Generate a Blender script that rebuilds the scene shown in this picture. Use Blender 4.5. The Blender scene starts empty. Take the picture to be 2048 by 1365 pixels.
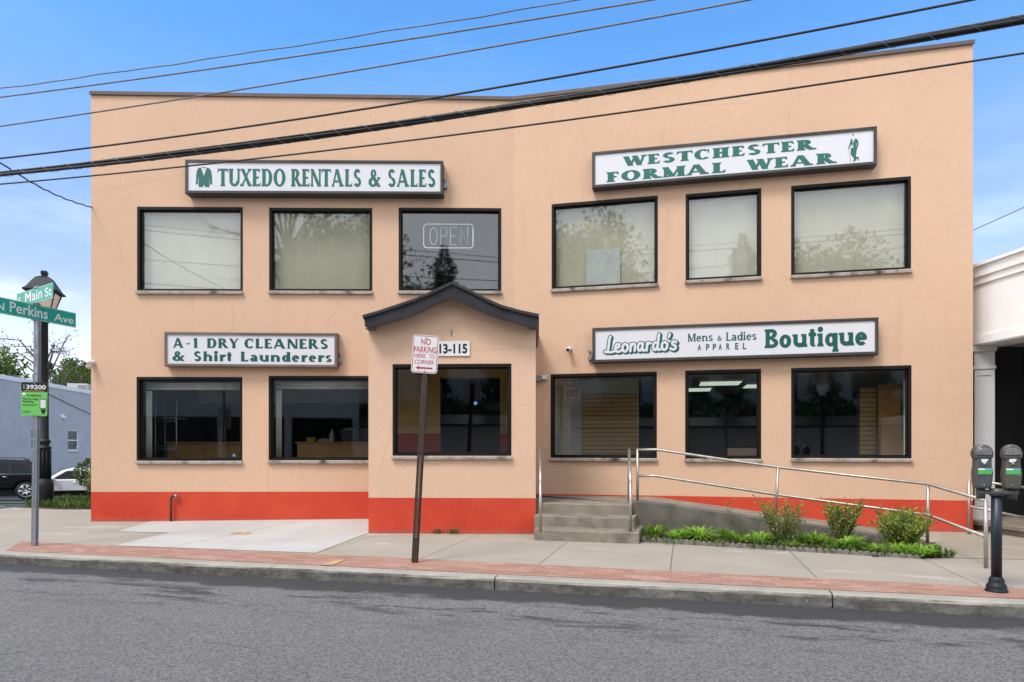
import bpy, bmesh, math, random
import numpy as np
from mathutils import Vector, Matrix
from mathutils.geometry import delaunay_2d_cdt
R = math.radians
rng = random.Random(7)
scene = bpy.context.scene
COL = scene.collection

# ------------------------------------------------------------------ camera
F, CX, CY, ZC = 1365.0, 1024.0, 895.0, 1.4        # focal length in pixels, principal point, eye height
cam_d = bpy.data.cameras.new("camera")
cam_d.sensor_width = 36.0
cam_d.lens = F / 2048 * 36
cam_d.shift_y = (CY - 682.5) / 2048
cam_d.clip_end = 1500
cam = bpy.data.objects.new("camera", cam_d)
cam.location = (0, 0, ZC)
cam.rotation_euler = (R(90), 0, 0)
COL.objects.link(cam)
scene.camera = cam

# ------------------------------------------------------------------ world, sun, exposure
SUN_ELEV, SUN_AZ = 57.0, 222.0                    # azimuth clockwise from +Y: behind the camera, a little to its left
world = bpy.data.worlds.new("World"); scene.world = world
world.use_nodes = True
wn, wl = world.node_tree.nodes, world.node_tree.links
wn.clear()
w_out = wn.new("ShaderNodeOutputWorld"); w_bg = wn.new("ShaderNodeBackground")
w_bg.inputs[1].default_value = 0.1
wl.new(w_bg.outputs[0], w_out.inputs[0])
sky = wn.new("ShaderNodeTexSky"); sky.sky_type = 'NISHITA'; sky.sun_disc = False
sky.sun_elevation = R(SUN_ELEV); sky.sun_rotation = R(SUN_AZ)
sky.air_density = 1.0; sky.dust_density = 0.25; sky.ozone_density = 3.0
hs = wn.new("ShaderNodeHueSaturation"); hs.inputs['Saturation'].default_value = 1.24; hs.inputs['Value'].default_value = 1.55
hs.inputs['Hue'].default_value = 0.499
wl.new(sky.outputs[0], hs.inputs['Color'])
tc = wn.new("ShaderNodeTexCoord"); sep = wn.new("ShaderNodeSeparateXYZ"); wl.new(tc.outputs['Generated'], sep.inputs[0])
def wmath(op, a, b=None, clamp=False):
    n = wn.new("ShaderNodeMath"); n.operation = op; n.use_clamp = clamp
    for i, v in enumerate((a, b)):
        if v is None: continue
        if isinstance(v, (int, float)): n.inputs[i].default_value = v
        else: wl.new(v, n.inputs[i])
    return n.outputs[0]
mp = wn.new("ShaderNodeMapping"); mp.inputs['Scale'].default_value = (1.6, 1.6, 5.5); wl.new(tc.outputs['Generated'], mp.inputs[0])
nz = wn.new("ShaderNodeTexNoise"); nz.inputs['Scale'].default_value = 2.3; nz.inputs['Detail'].default_value = 7; nz.inputs['Roughness'].default_value = .58
wl.new(mp.outputs[0], nz.inputs['Vector'])
satz = wn.new("ShaderNodeMapRange"); satz.inputs['From Min'].default_value = .12; satz.inputs['From Max'].default_value = .5; satz.inputs['To Min'].default_value = .80; satz.inputs['To Max'].default_value = 1.24
wl.new(sep.outputs['Z'], satz.inputs['Value']); wl.new(satz.outputs['Result'], hs.inputs['Saturation'])
hz = wn.new("ShaderNodeMapRange"); hz.inputs['From Min'].default_value = .1; hz.inputs['From Max'].default_value = .45; hz.inputs['To Min'].default_value = .525; hz.inputs['To Max'].default_value = .499
wl.new(sep.outputs['Z'], hz.inputs['Value']); wl.new(hz.outputs['Result'], hs.inputs['Hue'])
vz = wn.new("ShaderNodeMapRange"); vz.inputs['From Min'].default_value = .05; vz.inputs['From Max'].default_value = .5; vz.inputs['To Min'].default_value = .82; vz.inputs['To Max'].default_value = 1.55
wl.new(sep.outputs['Z'], vz.inputs['Value']); wl.new(vz.outputs['Result'], hs.inputs['Value'])
wisp = wmath('MULTIPLY', wmath('SUBTRACT', nz.outputs['Fac'], .52), 2.0, True)
low = wmath('MULTIPLY', wmath('SUBTRACT', .40, sep.outputs['Z']), 2.6, True)          # more cloud low down
front = wmath('MULTIPLY', wisp, wmath('ADD', wmath('MULTIPLY', low, .9), .05), True)
veil = wmath('MULTIPLY', wmath('SUBTRACT', .215, sep.outputs['Z']), 2.4, True)        # pale band over the roofs
front = wmath('ADD', front, veil, True)
bank = wmath('ADD', wmath('MULTIPLY', sep.outputs['Y'], .87), wmath('MULTIPLY', sep.outputs['X'], .5))
back = wmath('MULTIPLY', wmath('SUBTRACT', .22, bank), 2.2, True)         # cloud bank out of view to the south-west, swung left to brighten the portico
back = wmath('MULTIPLY', back, wmath('ADD', wmath('MULTIPLY', nz.outputs['Fac'], .5), .68), True)
cfac = wmath('MAXIMUM', front, back)
mixw = wn.new("ShaderNodeMix"); mixw.data_type = 'RGBA'
wl.new(cfac, mixw.inputs['Factor']); wl.new(hs.outputs[0], mixw.inputs['A'])
mixw.inputs['B'].default_value = (9.6, 9.75, 10.1, 1)
wl.new(mixw.outputs['Result'], w_bg.inputs[0])

sun_d = bpy.data.lights.new("sun", 'SUN'); sun_d.energy = 1.5; sun_d.angle = R(18); sun_d.color = (1, .955, .89)
sun = bpy.data.objects.new("sun", sun_d); COL.objects.link(sun)
sdir = Vector((math.sin(R(SUN_AZ)) * math.cos(R(SUN_ELEV)), math.cos(R(SUN_AZ)) * math.cos(R(SUN_ELEV)), math.sin(R(SUN_ELEV))))
sun.rotation_euler = sdir.to_track_quat('Z', 'Y').to_euler(); sun.location = sdir * 60
scene.view_settings.view_transform = 'Standard'; scene.view_settings.look = 'None'
scene.view_settings.gamma = 1; scene.view_settings.use_curve_mapping = False
scene.view_settings.exposure = 1.02
scene.cycles.use_denoising = True; scene.cycles.max_bounces = 8; scene.cycles.sample_clamp_indirect = 4; scene.cycles.transparent_max_bounces = 16

# ------------------------------------------------------------------ materials
class NT:
    def __init__(s, name):
        s.m = bpy.data.materials.new(name); s.m.use_nodes = True
        s.n, s.l = s.m.node_tree.nodes, s.m.node_tree.links
        s.b = s.n["Principled BSDF"]; s.tc = s.n.new("ShaderNodeTexCoord")
    def new(s, t, **kw):
        n = s.n.new(t)
        for k, v in kw.items(): setattr(n, k, v)
        return n
    def put(s, v, sock):
        if hasattr(v, 'links') or isinstance(v, bpy.types.NodeSocket): s.l.new(v, sock)
        else: sock.default_value = v
    def noise(s, scale, detail=4, rough=.55, vec=None, stretch=None, dist=0, rotz=0):
        n = s.new("ShaderNodeTexNoise"); n.inputs['Scale'].default_value = scale; n.inputs['Detail'].default_value = detail
        n.inputs['Roughness'].default_value = rough; n.inputs['Distortion'].default_value = dist
        v = vec or s.tc.outputs['Object']
        if stretch:
            m = s.new("ShaderNodeMapping"); m.inputs['Scale'].default_value = stretch; m.inputs['Rotation'].default_value = (0, 0, rotz)
            s.l.new(v, m.inputs[0]); v = m.outputs[0]
        s.l.new(v, n.inputs['Vector']); return n.outputs['Fac']
    def math(s, op, a, b=None, c=None, clamp=False):
        n = s.new("ShaderNodeMath", operation=op, use_clamp=clamp)
        for i, v in enumerate((a, b, c)):
            if v is not None: s.put(v, n.inputs[i])
        return n.outputs[0]
    def ramp(s, fac, lo, hi):
        n = s.new("ShaderNodeMapRange"); s.l.new(fac, n.inputs['Value'])
        n.inputs['From Min'].default_value = lo; n.inputs['From Max'].default_value = hi; n.clamp = True
        return n.outputs['Result']
    def mix(s, fac, a, b, mode='MIX'):
        n = s.new("ShaderNodeMix", data_type='RGBA', blend_type=mode)
        s.put(fac, n.inputs['Factor'])
        for v, k in ((a, 'A'), (b, 'B')):
            s.put((*v, 1) if isinstance(v, tuple) and len(v) == 3 else v, n.inputs[k])
        return n.outputs['Result']
    def bump(s, h, strength, dist=.01):
        n = s.new("ShaderNodeBump"); n.inputs['Strength'].default_value = strength; n.inputs['Distance'].default_value = dist
        s.l.new(h, n.inputs['Height'])
        old = s.b.inputs['Normal'].links
        if old: s.l.new(old[0].from_socket, n.inputs['Normal'])
        s.l.new(n.outputs[0], s.b.inputs['Normal'])
    def color(s, c): s.put((*c, 1) if isinstance(c, tuple) and len(c) == 3 else c, s.b.inputs['Base Color'])
    def set(s, rough=None, metal=None, spec=None):
        if rough is not None: s.put(rough, s.b.inputs['Roughness'])
        if metal is not None: s.b.inputs['Metallic'].default_value = metal
        if spec is not None: s.b.inputs['Specular IOR Level'].default_value = spec

def sc(c, k): return tuple(min(1, v * k) for v in c)
def mat(name, col, rough=.6, metal=0, var=.12, scale=3.0, bump=0, bscale=60, spec=.4, dirt=None):
    t = NT(name)
    f = t.ramp(t.noise(scale, 5), .3, .7)
    c = t.mix(f, sc(col, 1 - var), sc(col, 1 + var))
    if dirt:
        dcol, lo, hi, dsc = dirt
        c = t.mix(t.ramp(t.noise(dsc, 7, .65), lo, hi), c, dcol)
    t.color(c); t.set(rough, metal, spec)
    if bump: t.bump(t.noise(bscale, 3), bump, .01)
    return t.m

M = {}
def stucco(name, col, dark):
    t = NT(name)
    big = t.ramp(t.noise(.55, 5, .6), .32, .70)
    c = t.mix(big, sc(col, .955), sc(col, 1.03))
    fine = t.ramp(t.noise(34, 5, .8), .36, .64)
    c = t.mix(fine, t.mix(.07, c, (.85, .75, .65)), t.mix(.10, c, (0.25, .14, .08)))
    c = t.mix(t.math('MULTIPLY', t.ramp(t.noise(7, 5, .7), .45, .68), .07), c, (.3, .18, .1))
    streak = t.ramp(t.noise(1.0, 6, .6, stretch=(2.2, 2.2, .16)), .60, .80)
    c = t.mix(t.math('MULTIPLY', streak, .38), c, dark)
    blot = t.ramp(t.noise(1.7, 8, .68), .60, .78)
    c = t.mix(t.math('MULTIPLY', blot, .15), c, dark)
    cv = t.new("ShaderNodeTexVoronoi", feature='DISTANCE_TO_EDGE'); cv.inputs['Scale'].default_value = .24; dv = t.new("ShaderNodeMix", data_type='RGBA'); dv.inputs['Factor'].default_value = .07
    nn = t.new("ShaderNodeTexNoise"); nn.inputs['Scale'].default_value = 1.5; nn.inputs['Detail'].default_value = 9; t.l.new(t.tc.outputs['Object'], nn.inputs['Vector'])
    t.l.new(t.tc.outputs['Object'], dv.inputs['A']); t.l.new(nn.outputs['Color'], dv.inputs['B']); t.l.new(dv.outputs['Result'], cv.inputs['Vector'])
    hair = t.math('MULTIPLY', t.ramp(cv.outputs['Distance'], .0022, .0006), t.ramp(t.noise(.6, 3), .5, .6)); c = t.mix(t.math('MULTIPLY', hair, .35), c, dark)
    t.color(c); t.set(.92, 0, .15)
    t.bump(t.noise(70, 4, .6), .35, .006); t.bump(t.noise(9, 3), .15, .012)
    return t.m
M['peach'] = stucco('peach_stucco', (.610, .402, .278), (.40, .24, .155))
M['peach_porch'] = stucco('porch_stucco', (.632, .428, .302), (.45, .28, .19))
def red_paint():
    t = NT('red_paint')
    col = (.53, .052, .030)
    c = t.mix(t.ramp(t.noise(1.1, 6, .6), .35, .68), sc(col, .88), (.56, .072, .034))
    worn = t.ramp(t.noise(3.2, 9, .75, stretch=(1, 1, 2.2)), .60, .72)
    c = t.mix(t.math('MULTIPLY', worn, .45), c, (.60, .17, .09))
    scuf = t.ramp(t.noise(5, 9, .75, stretch=(1, 1, .5)), .60, .72); c = t.mix(t.math('MULTIPLY', scuf, .4), c, (.28, .04, .03))
    # splash dirt from the pavement has its own ragged shape at the foot
    z = t.new("ShaderNodeSeparateXYZ"); t.l.new(t.new("ShaderNodeNewGeometry").outputs['Position'], z.inputs[0])
    foot = t.math('MULTIPLY', t.ramp(t.math('ADD', z.outputs['Z'], t.math('MULTIPLY', t.noise(6, 6), -.12)), .03, -.06), .55)
    c = t.mix(foot, c, (.3, .12, .09))
    t.color(c); t.set(.85, 0, .2); t.bump(t.noise(70, 4, .6), .35, .006); t.bump(t.noise(9, 3), .2, .014)
    return t.m
M['red'] = red_paint()
M['coping'] = mat('brown_metal_coping', (.105, .072, .06), .55, 0, .15, 2, .1, 20)
M['bronze'] = mat('dark_bronze_frame', (.010, .0085, .0075), .5, 0, .25, 4, 0, 1, .2)
M['sign_case'] = mat('sign_case_metal', (.045, .042, .040), .5, 0, .22, 2.5, .05, 30)
M['sign_case_brown'] = mat('sign_case_brown_metal', (.15, .115, .095), .5, 0, .2, 2.5, .05, 30)
M['sign_white'] = mat('sign_face_acrylic', (.60, .60, .635), .35, 0, .02, 1.2, 0, 1, .4, ((.50, .50, .52), .62, .9, 2.0))
M['green_vinyl'] = mat('green_vinyl', (.013, .118, .097), .45, 0, .10, 2)
M['green_dark'] = mat('dark_green_vinyl', (.004, .080, .060), .45, 0, .10, 2)
M['stone_sill'] = mat('stone_sill', (.40, .355, .315), .85, 0, .2, 14, .3, 40, .2, ((.06, .05, .045), .51, .66, 3.5))
M['blind'] = mat('roller_blind', (.43, .41, .32), .9, 0, .05, 1.5, .05, 80, .1)
M['blind_bright'] = mat('roller_blind_pale', (.49, .475, .40), .9, 0, .05, 1.5, .05, 80, .1)
M['charcoal'] = mat('charcoal_fascia', (.026, .026, .031), .7, 0, .25, 3, .1, 25, .2)
M['shingle'] = mat('asphalt_shingle', (.035, .034, .036), .9, 0, .3, 30, .5, 60)
M['white_paint'] = mat('white_paint', (.86, .86, .86), .5, 0, .04, 2)
M['grey_white'] = mat('grey_white_paint', (.50, .50, .52), .55, 0, .06, 2)
M['interior_light'] = mat('interior_plaster', (.62, .63, .58), .9, 0, .08, 2)
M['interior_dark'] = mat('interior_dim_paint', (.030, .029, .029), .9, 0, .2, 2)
M['interior_beige'] = mat('vestibule_beige', (.66, .47, .19), .9, 0, .08, 2)
M['interior_red'] = mat('vestibule_red', (.42, .04, .04), .8, 0, .1, 2)
def glass_mat(ior, name='window_glass', tint=(.95, .96, .95)):
    t = NT(name); t.n.remove(t.b)
    tr = t.new("ShaderNodeBsdfTransparent"); tr.inputs[0].default_value = (*tint, 1)
    gl = t.new("ShaderNodeBsdfGlossy"); gl.inputs['Roughness'].default_value = .024; gl.inputs['Color'].default_value = (.95, .97, 1, 1)
    bp = t.new("ShaderNodeBump"); bp.inputs['Strength'].default_value = .005; bp.inputs['Distance'].default_value = .05
    t.l.new(t.noise(1.6, 2), bp.inputs['Height']); t.l.new(bp.outputs[0], gl.inputs['Normal'])
    ge = t.new("ShaderNodeNewGeometry"); dt = t.new("ShaderNodeVectorMath", operation='DOT_PRODUCT'); t.l.new(ge.outputs['Incoming'], dt.inputs[0]); t.l.new(ge.outputs['Normal'], dt.inputs[1])
    f0 = ((ior - 1) / (ior + 1)) ** 2
    k = t.math('POWER', t.math('SUBTRACT', 1.0, t.math('ABSOLUTE', dt.outputs['Value'])), 5.0)
    fac = t.math('ADD', t.math('MULTIPLY', k, 1 - f0), f0)          # Schlick reflectance of one glass face
    mx = t.new("ShaderNodeMixShader"); t.l.new(fac, mx.inputs[0]); t.l.new(tr.outputs[0], mx.inputs[1]); t.l.new(gl.outputs[0], mx.inputs[2])
    t.l.new(mx.outputs[0], t.n["Material Output"].inputs[0]); return t.m
M['glass'] = glass_mat(1.68)
M['glass_dark'] = glass_mat(1.6, 'tinted_glass', (.30, .32, .33))
M['concrete_step'] = mat('weathered_concrete', (.225, .195, .155), .95, 0, .2, 4, .35, 45, .15, ((.12, .105, .09), .52, .72, 2.6))
M['concrete_dark'] = mat('dark_ramp_concrete', (.135, .122, .104), .95, 0, .2, 2.5, .35, 40, .15, ((.08, .075, .065), .5, .7, 1.8))
M['steel'] = mat('dull_steel_rail', (.40, .365, .32), .42, .75, .18, 9, .04, 60, .5, ((.28, .2, .14), .6, .75, 14))
M['galv'] = mat('galvanised_steel', (.27, .295, .33), .5, .55, .15, 12, .05, 50)
M['brown_steel'] = mat('brown_steel_post', (.055, .036, .027), .6, .1, .3, 10, .08, 50, .4, ((.13, .06, .03), .6, .75, 12))
M['rust'] = mat('rusty_pipe', (.10, .045, .03), .8, .1, .35, 15, .2, 60)
M['black_iron'] = mat('black_lamp_iron', (.010, .016, .020), .5, 0, .25, 6, .04, 40, .25)
M['black_pole'] = mat('black_pole_paint', (.012, .018, .03), .4, 0, .25, 6, .04, 40)
M['lamp_glass'] = mat('frosted_lamp_glass', (.72, .66, .58), .4, 0, .05, 3)
M['meter_grey'] = mat('meter_grey', (.075, .08, .083), .45, .2, .2, 14, .06, 90)
M['meter_grey_warm'] = mat('meter_grey_warm', (.088, .086, .074), .5, .2, .2, 14, .06, 90)
M['meter_window'] = mat('meter_window', (.16, .155, .165), .15, 0, .3, 25)
M['sticker_green'] = mat('sticker_green', (.07, .36, .09), .5, 0, .15, 40)
M['sticker_blue'] = mat('sticker_blue', (.12, .38, .52), .5, 0, .1, 40)
M['street_green'] = mat('street_sign_green', (.0, .33, .23), .4, 0, .06, 3)
M['white_sheet'] = mat('white_reflective_sheet', (.67, .67, .68), .4, 0, .03, 6)
M['sign_red'] = mat('sign_red', (.42, .02, .035), .45, 0, .1, 8)
M['pay_green'] = mat('pay_sign_green', (.15, .50, .11), .45, 0, .05, 5)
M['ink'] = mat('black_ink', (.012, .012, .014), .5, 0, .1, 5)
M['gold'] = mat('gold_stripe', (.55, .30, .05), .5, 0, .1, 5)
M['cable'] = mat('black_cable', (.022, .021, .022), .6, 0, .3, 8)
M['cable_grey'] = mat('grey_cable', (.15, .145, .145), .65, 0, .3, 8)
M['lash'] = mat('lashing_wire', (.20, .21, .22), .4, .6, .1, 8)
M['camera_white'] = mat('camera_white', (.62, .60, .58), .4, 0, .05, 5)
M['soil'] = mat('bed_soil', (.055, .04, .03), .97, 0, .4, 9, .8, 25)
M['edging'] = mat('scallop_concrete', (.175, .165, .145), .95, 0, .2, 12, .4, 60, .15, ((.13, .125, .11), .52, .68, 7))
M['bark'] = mat('bark', (.095, .075, .06), .95, 0, .3, 12, .6, 25)
M['bark_grey'] = mat('grey_bark', (.12, .105, .095), .95, 0, .3, 12, .6, 25)
M['wood'] = mat('counter_wood', (.52, .31, .12), .6, 0, .15, 3)
M['slat_tan'] = None
def leafmat(name, c0, c1, c2, trans=.25):
    t = NT(name)
    g = t.new("ShaderNodeNewGeometry"); rp = t.new("ShaderNodeValToRGB")
    rp.color_ramp.elements[0].color = (*c0, 1); rp.color_ramp.elements[1].color = (*c2, 1)
    e = rp.color_ramp.elements.new(.5); e.color = (*c1, 1)
    t.l.new(g.outputs['Random Per Island'], rp.inputs[0]); t.color(rp.outputs[0]); t.set(.6, 0, .25)
    tl = t.new("ShaderNodeBsdfTranslucent"); t.l.new(rp.outputs[0], tl.inputs[0])
    mx = t.new("ShaderNodeMixShader"); mx.inputs[0].default_value = trans
    t.l.new(t.b.outputs[0], mx.inputs[1]); t.l.new(tl.outputs[0], mx.inputs[2]); t.l.new(mx.outputs[0], t.n["Material Output"].inputs[0])
    return t.m
M['leaf'] = leafmat('spring_leaf', (.055, .10, .02), (.10, .17, .035), (.16, .23, .055))
M['leaf_deep'] = leafmat('deep_leaf', (.045, .085, .025), (.08, .135, .035), (.13, .19, .05))
M['leaf_yew'] = leafmat('conifer_leaf', (.028, .055, .026), (.045, .08, .035), (.065, .11, .045), .15)
M['leaf_lily'] = leafmat('lily_blade', (.14, .27, .025), (.24, .45, .045), (.36, .56, .09), .4)
M['leaf_shrub'] = leafmat('shrub_leaf', (.14, .23, .03), (.26, .37, .055), (.38, .42, .09), .4)
M['leaf_bud'] = leafmat('red_bud', (.10, .05, .03), (.16, .085, .05), (.14, .12, .05), .2)
M['leaf_weed'] = leafmat('weed_leaf', (.05, .10, .02), (.09, .16, .03), (.17, .2, .06), .3)
M['twig'] = mat('twig', (.14, .10, .07), .9, 0, .25, 20)

# ------------------------------------------------------------------ mesh builder
class Frame:
    """A vertical plane: u runs along it to the right, z up, w out of it towards the street."""
    def __init__(s, o, ang):          # ang: rotation of u about +Z
        s.o = Vector((o[0], o[1], 0)); s.r = Vector((math.cos(ang), math.sin(ang), 0)); s.n = Vector((math.sin(ang), -math.cos(ang), 0)); s.a = ang
    def p(s, u, z, w=0): return s.o + s.r * u + s.n * w + Vector((0, 0, z))
    def hit(s, px, w=0):
        k = (px - CX) / F; o = s.o + s.n * w
        u = (k * o.y - o.x) / (s.r.x - k * s.r.y)
        return u, o.y + u * s.r.y
    def uz(s, px, py, w=0):
        u, Y = s.hit(px, w); return u, ZC + (CY - py) / F * Y
def ground(px, py, z=0):
    Y = (ZC - z) * F / (py - CY); return Vector(((px - CX) / F * Y, Y, z))
WORLD = Frame((0, 0), 0)

class MB:
    def __init__(s): s.v, s.f, s.mi, s.sm = [], [], [], []; s.cur = 0; s.smooth = False
    def face(s, pts):
        i = len(s.v); s.v += [tuple(p) for p in pts]; s.f.append(tuple(range(i, i + len(pts)))); s.mi.append(s.cur); s.sm.append(s.smooth)
    def add(s, verts, faces, smooth=None):
        i = len(s.v); s.v += [tuple(p) for p in verts]
        for f in faces: s.f.append(tuple(i + k for k in f)); s.mi.append(s.cur); s.sm.append(s.smooth if smooth is None else smooth)
    def box(s, fr, u0, u1, z0, z1, w0, w1, ch=0):
        if ch:
            pr = [(u0 + ch, z0), (u1 - ch, z0), (u1, z0 + ch), (u1, z1 - ch), (u1 - ch, z1), (u0 + ch, z1), (u0, z1 - ch), (u0, z0 + ch)]
            return s.prism(fr, pr, w0, w1, ch * .7)
        P = [fr.p(u, z, w) for w in (w0, w1) for z in (z0, z1) for u in (u0, u1)]
        s.add(P, [(4, 5, 7, 6), (1, 0, 2, 3), (0, 4, 6, 2), (5, 1, 3, 7), (6, 7, 3, 2), (0, 1, 5, 4)], False)
    def prism(s, fr, pts, w0, w1, bev=0):
        n = len(pts)
        if bev:
            cu = sum(p[0] for p in pts) / n; cz = sum(p[1] for p in pts) / n
            ins = [(p[0] + max(-bev, min(bev, cu - p[0])), p[1] + max(-bev, min(bev, cz - p[1]))) for p in pts]
            rings = [[fr.p(*p, w0) for p in pts], [fr.p(*p, w1 - bev) for p in pts], [fr.p(*p, w1) for p in ins]]
        else: rings = [[fr.p(*p, w0) for p in pts], [fr.p(*p, w1) for p in pts]]
        V = [p for r in rings for p in r]; fs = []
        for k in range(len(rings) - 1):
            for i in range(n): j = (i + 1) % n; fs.append((k * n + i, k * n + j, (k + 1) * n + j, (k + 1) * n + i))
        fs.append(tuple(range((len(rings) - 1) * n, len(rings) * n))); fs.append(tuple(reversed(range(n))))
        s.add(V, fs, False)
    def tube(s, pts, r, n=8, caps=True, smooth=True):
        pts = [Vector(p) for p in pts]; rs = r if isinstance(r, (list, tuple)) else [r] * len(pts)
        V, fs = [], []; up = None
        for i, p in enumerate(pts):
            d = (pts[min(i + 1, len(pts) - 1)] - pts[max(i - 1, 0)])
            d = d.normalized() if d.length > 1e-9 else Vector((0, 0, 1))
            if up is None: up = Vector((0, 0, 1)) if abs(d.z) < .9 else Vector((1, 0, 0))
            a = d.cross(up); a = a.normalized() if a.length > 1e-6 else d.orthogonal().normalized(); b = a.cross(d); up = b
            for k in range(n):
                t = 2 * math.pi * k / n; V.append(p + (a * math.cos(t) + b * math.sin(t)) * rs[i])
        for i in range(len(pts) - 1):
            for k in range(n): k2 = (k + 1) % n; fs.append((i * n + k, i * n + k2, (i + 1) * n + k2, (i + 1) * n + k))
        if caps: fs.append(tuple(range(n))[::-1]); fs.append(tuple(range((len(pts) - 1) * n, len(pts) * n)))
        s.add(V, fs, smooth)
    def lathe(s, c, prof, n=16, smooth=True, ph=.5):
        c = Vector(c); V, fs = [], []
        for (r, z) in prof:
            for k in range(n):
                t = 2 * math.pi * (k + ph) / n; V.append(c + Vector((r * math.cos(t), r * math.sin(t), z)))
        m = len(prof)
        for i in range(m - 1):
            for k in range(n): k2 = (k + 1) % n; fs.append((i * n + k, i * n + k2, (i + 1) * n + k2, (i + 1) * n + k))
        fs.append(tuple(range(n))[::-1]); fs.append(tuple(range((m - 1) * n, m * n)))
        s.add(V, fs, smooth)
    def sphere(s, c, r, n=12, m=8, sc3=(1, 1, 1)):
        c = Vector(c); V, fs = [], []
        for i in range(m + 1):
            ph = math.pi * i / m
            for k in range(n):
                t = 2 * math.pi * k / n
                V.append(c + Vector((r * sc3[0] * math.sin(ph) * math.cos(t), r * sc3[1] * math.sin(ph) * math.sin(t), -r * sc3[2] * math.cos(ph))))
        for i in range(m):
            for k in range(n): k2 = (k + 1) % n; fs.append((i * n + k, i * n + k2, (i + 1) * n + k2, (i + 1) * n + k))
        s.add(V, fs, True)
    def build(s, name, mats, parent=None, origin=None):
        """One mesh object. Vertices are given in world space; the object sits at its parent's place (or at ORIGIN)."""
        o0 = Vector(origin) if origin is not None else (parent['at'] and Vector(parent['at']) if parent is not None else Vector((0, 0, 0)))
        V = np.array(s.v, dtype=float).reshape(-1, 3) - np.array(o0)
        me = bpy.data.meshes.new(name); me.from_pydata(V.tolist(), [], s.f)
        mats = mats if isinstance(mats, (list, tuple)) else [mats]
        for m in mats: me.materials.append(m)
        if len(mats) > 1: me.polygons.foreach_set('material_index', s.mi)
        me.polygons.foreach_set('use_smooth', s.sm); me.update()
        ob = bpy.data.objects.new(name, me); COL.objects.link(ob)
        if parent is not None: ob.parent = parent
        else: ob.location = o0
        ob['at'] = tuple(o0)
        return ob
def tag(o, label=None, cat=None, group=None, kind=None):
    for k, v in (('label', label), ('category', cat), ('group', group), ('kind', kind)):
        if v: o[k] = v
    return o
def thing(name, loc, label, cat, group=None):
    o = bpy.data.objects.new(name, None); COL.objects.link(o); o.location = loc; o['at'] = tuple(loc); o.empty_display_size = .2
    return tag(o, label, cat, group)
def kids(o): return [c for c in KID.get(o.name, [])]
def copy_thing(root, loc, rotz=0, label=None, scale=None):
    r = root.copy(); COL.objects.link(r); r.location = loc; r.rotation_euler = (0, 0, rotz); r['at'] = tuple(loc)
    if scale: r.scale = (scale,) * 3
    if label: r['label'] = label
    for ch in list(root.children):
        c = ch.copy(); COL.objects.link(c); c.parent = r
        for g in list(ch.children):
            d = g.copy(); COL.objects.link(d); d.parent = c
    return r
def recalc(o):
    bm = bmesh.new(); bm.from_mesh(o.data); bmesh.ops.remove_doubles(bm, verts=bm.verts, dist=1e-5); bmesh.ops.recalc_face_normals(bm, faces=bm.faces); bm.to_mesh(o.data); bm.free(); return o
# ------------------------------------------------------------------ lettering
def union(polys):
    """Overlapping outlines -> one flat mesh without overlaps."""
    V, Fc = [], []
    for p in polys:
        a = sum(p[i][0] * p[(i + 1) % len(p)][1] - p[(i + 1) % len(p)][0] * p[i][1] for i in range(len(p)))
        if abs(a) < 1e-9: continue
        q = p if a > 0 else p[::-1]; i = len(V); V += [Vector(x) for x in q]; Fc.append(list(range(i, i + len(q))))
    r = delaunay_2d_cdt(V, [], Fc, 0, 1e-6)
    return r[0], [f for f, o in zip(r[2], r[5]) if o]

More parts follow.
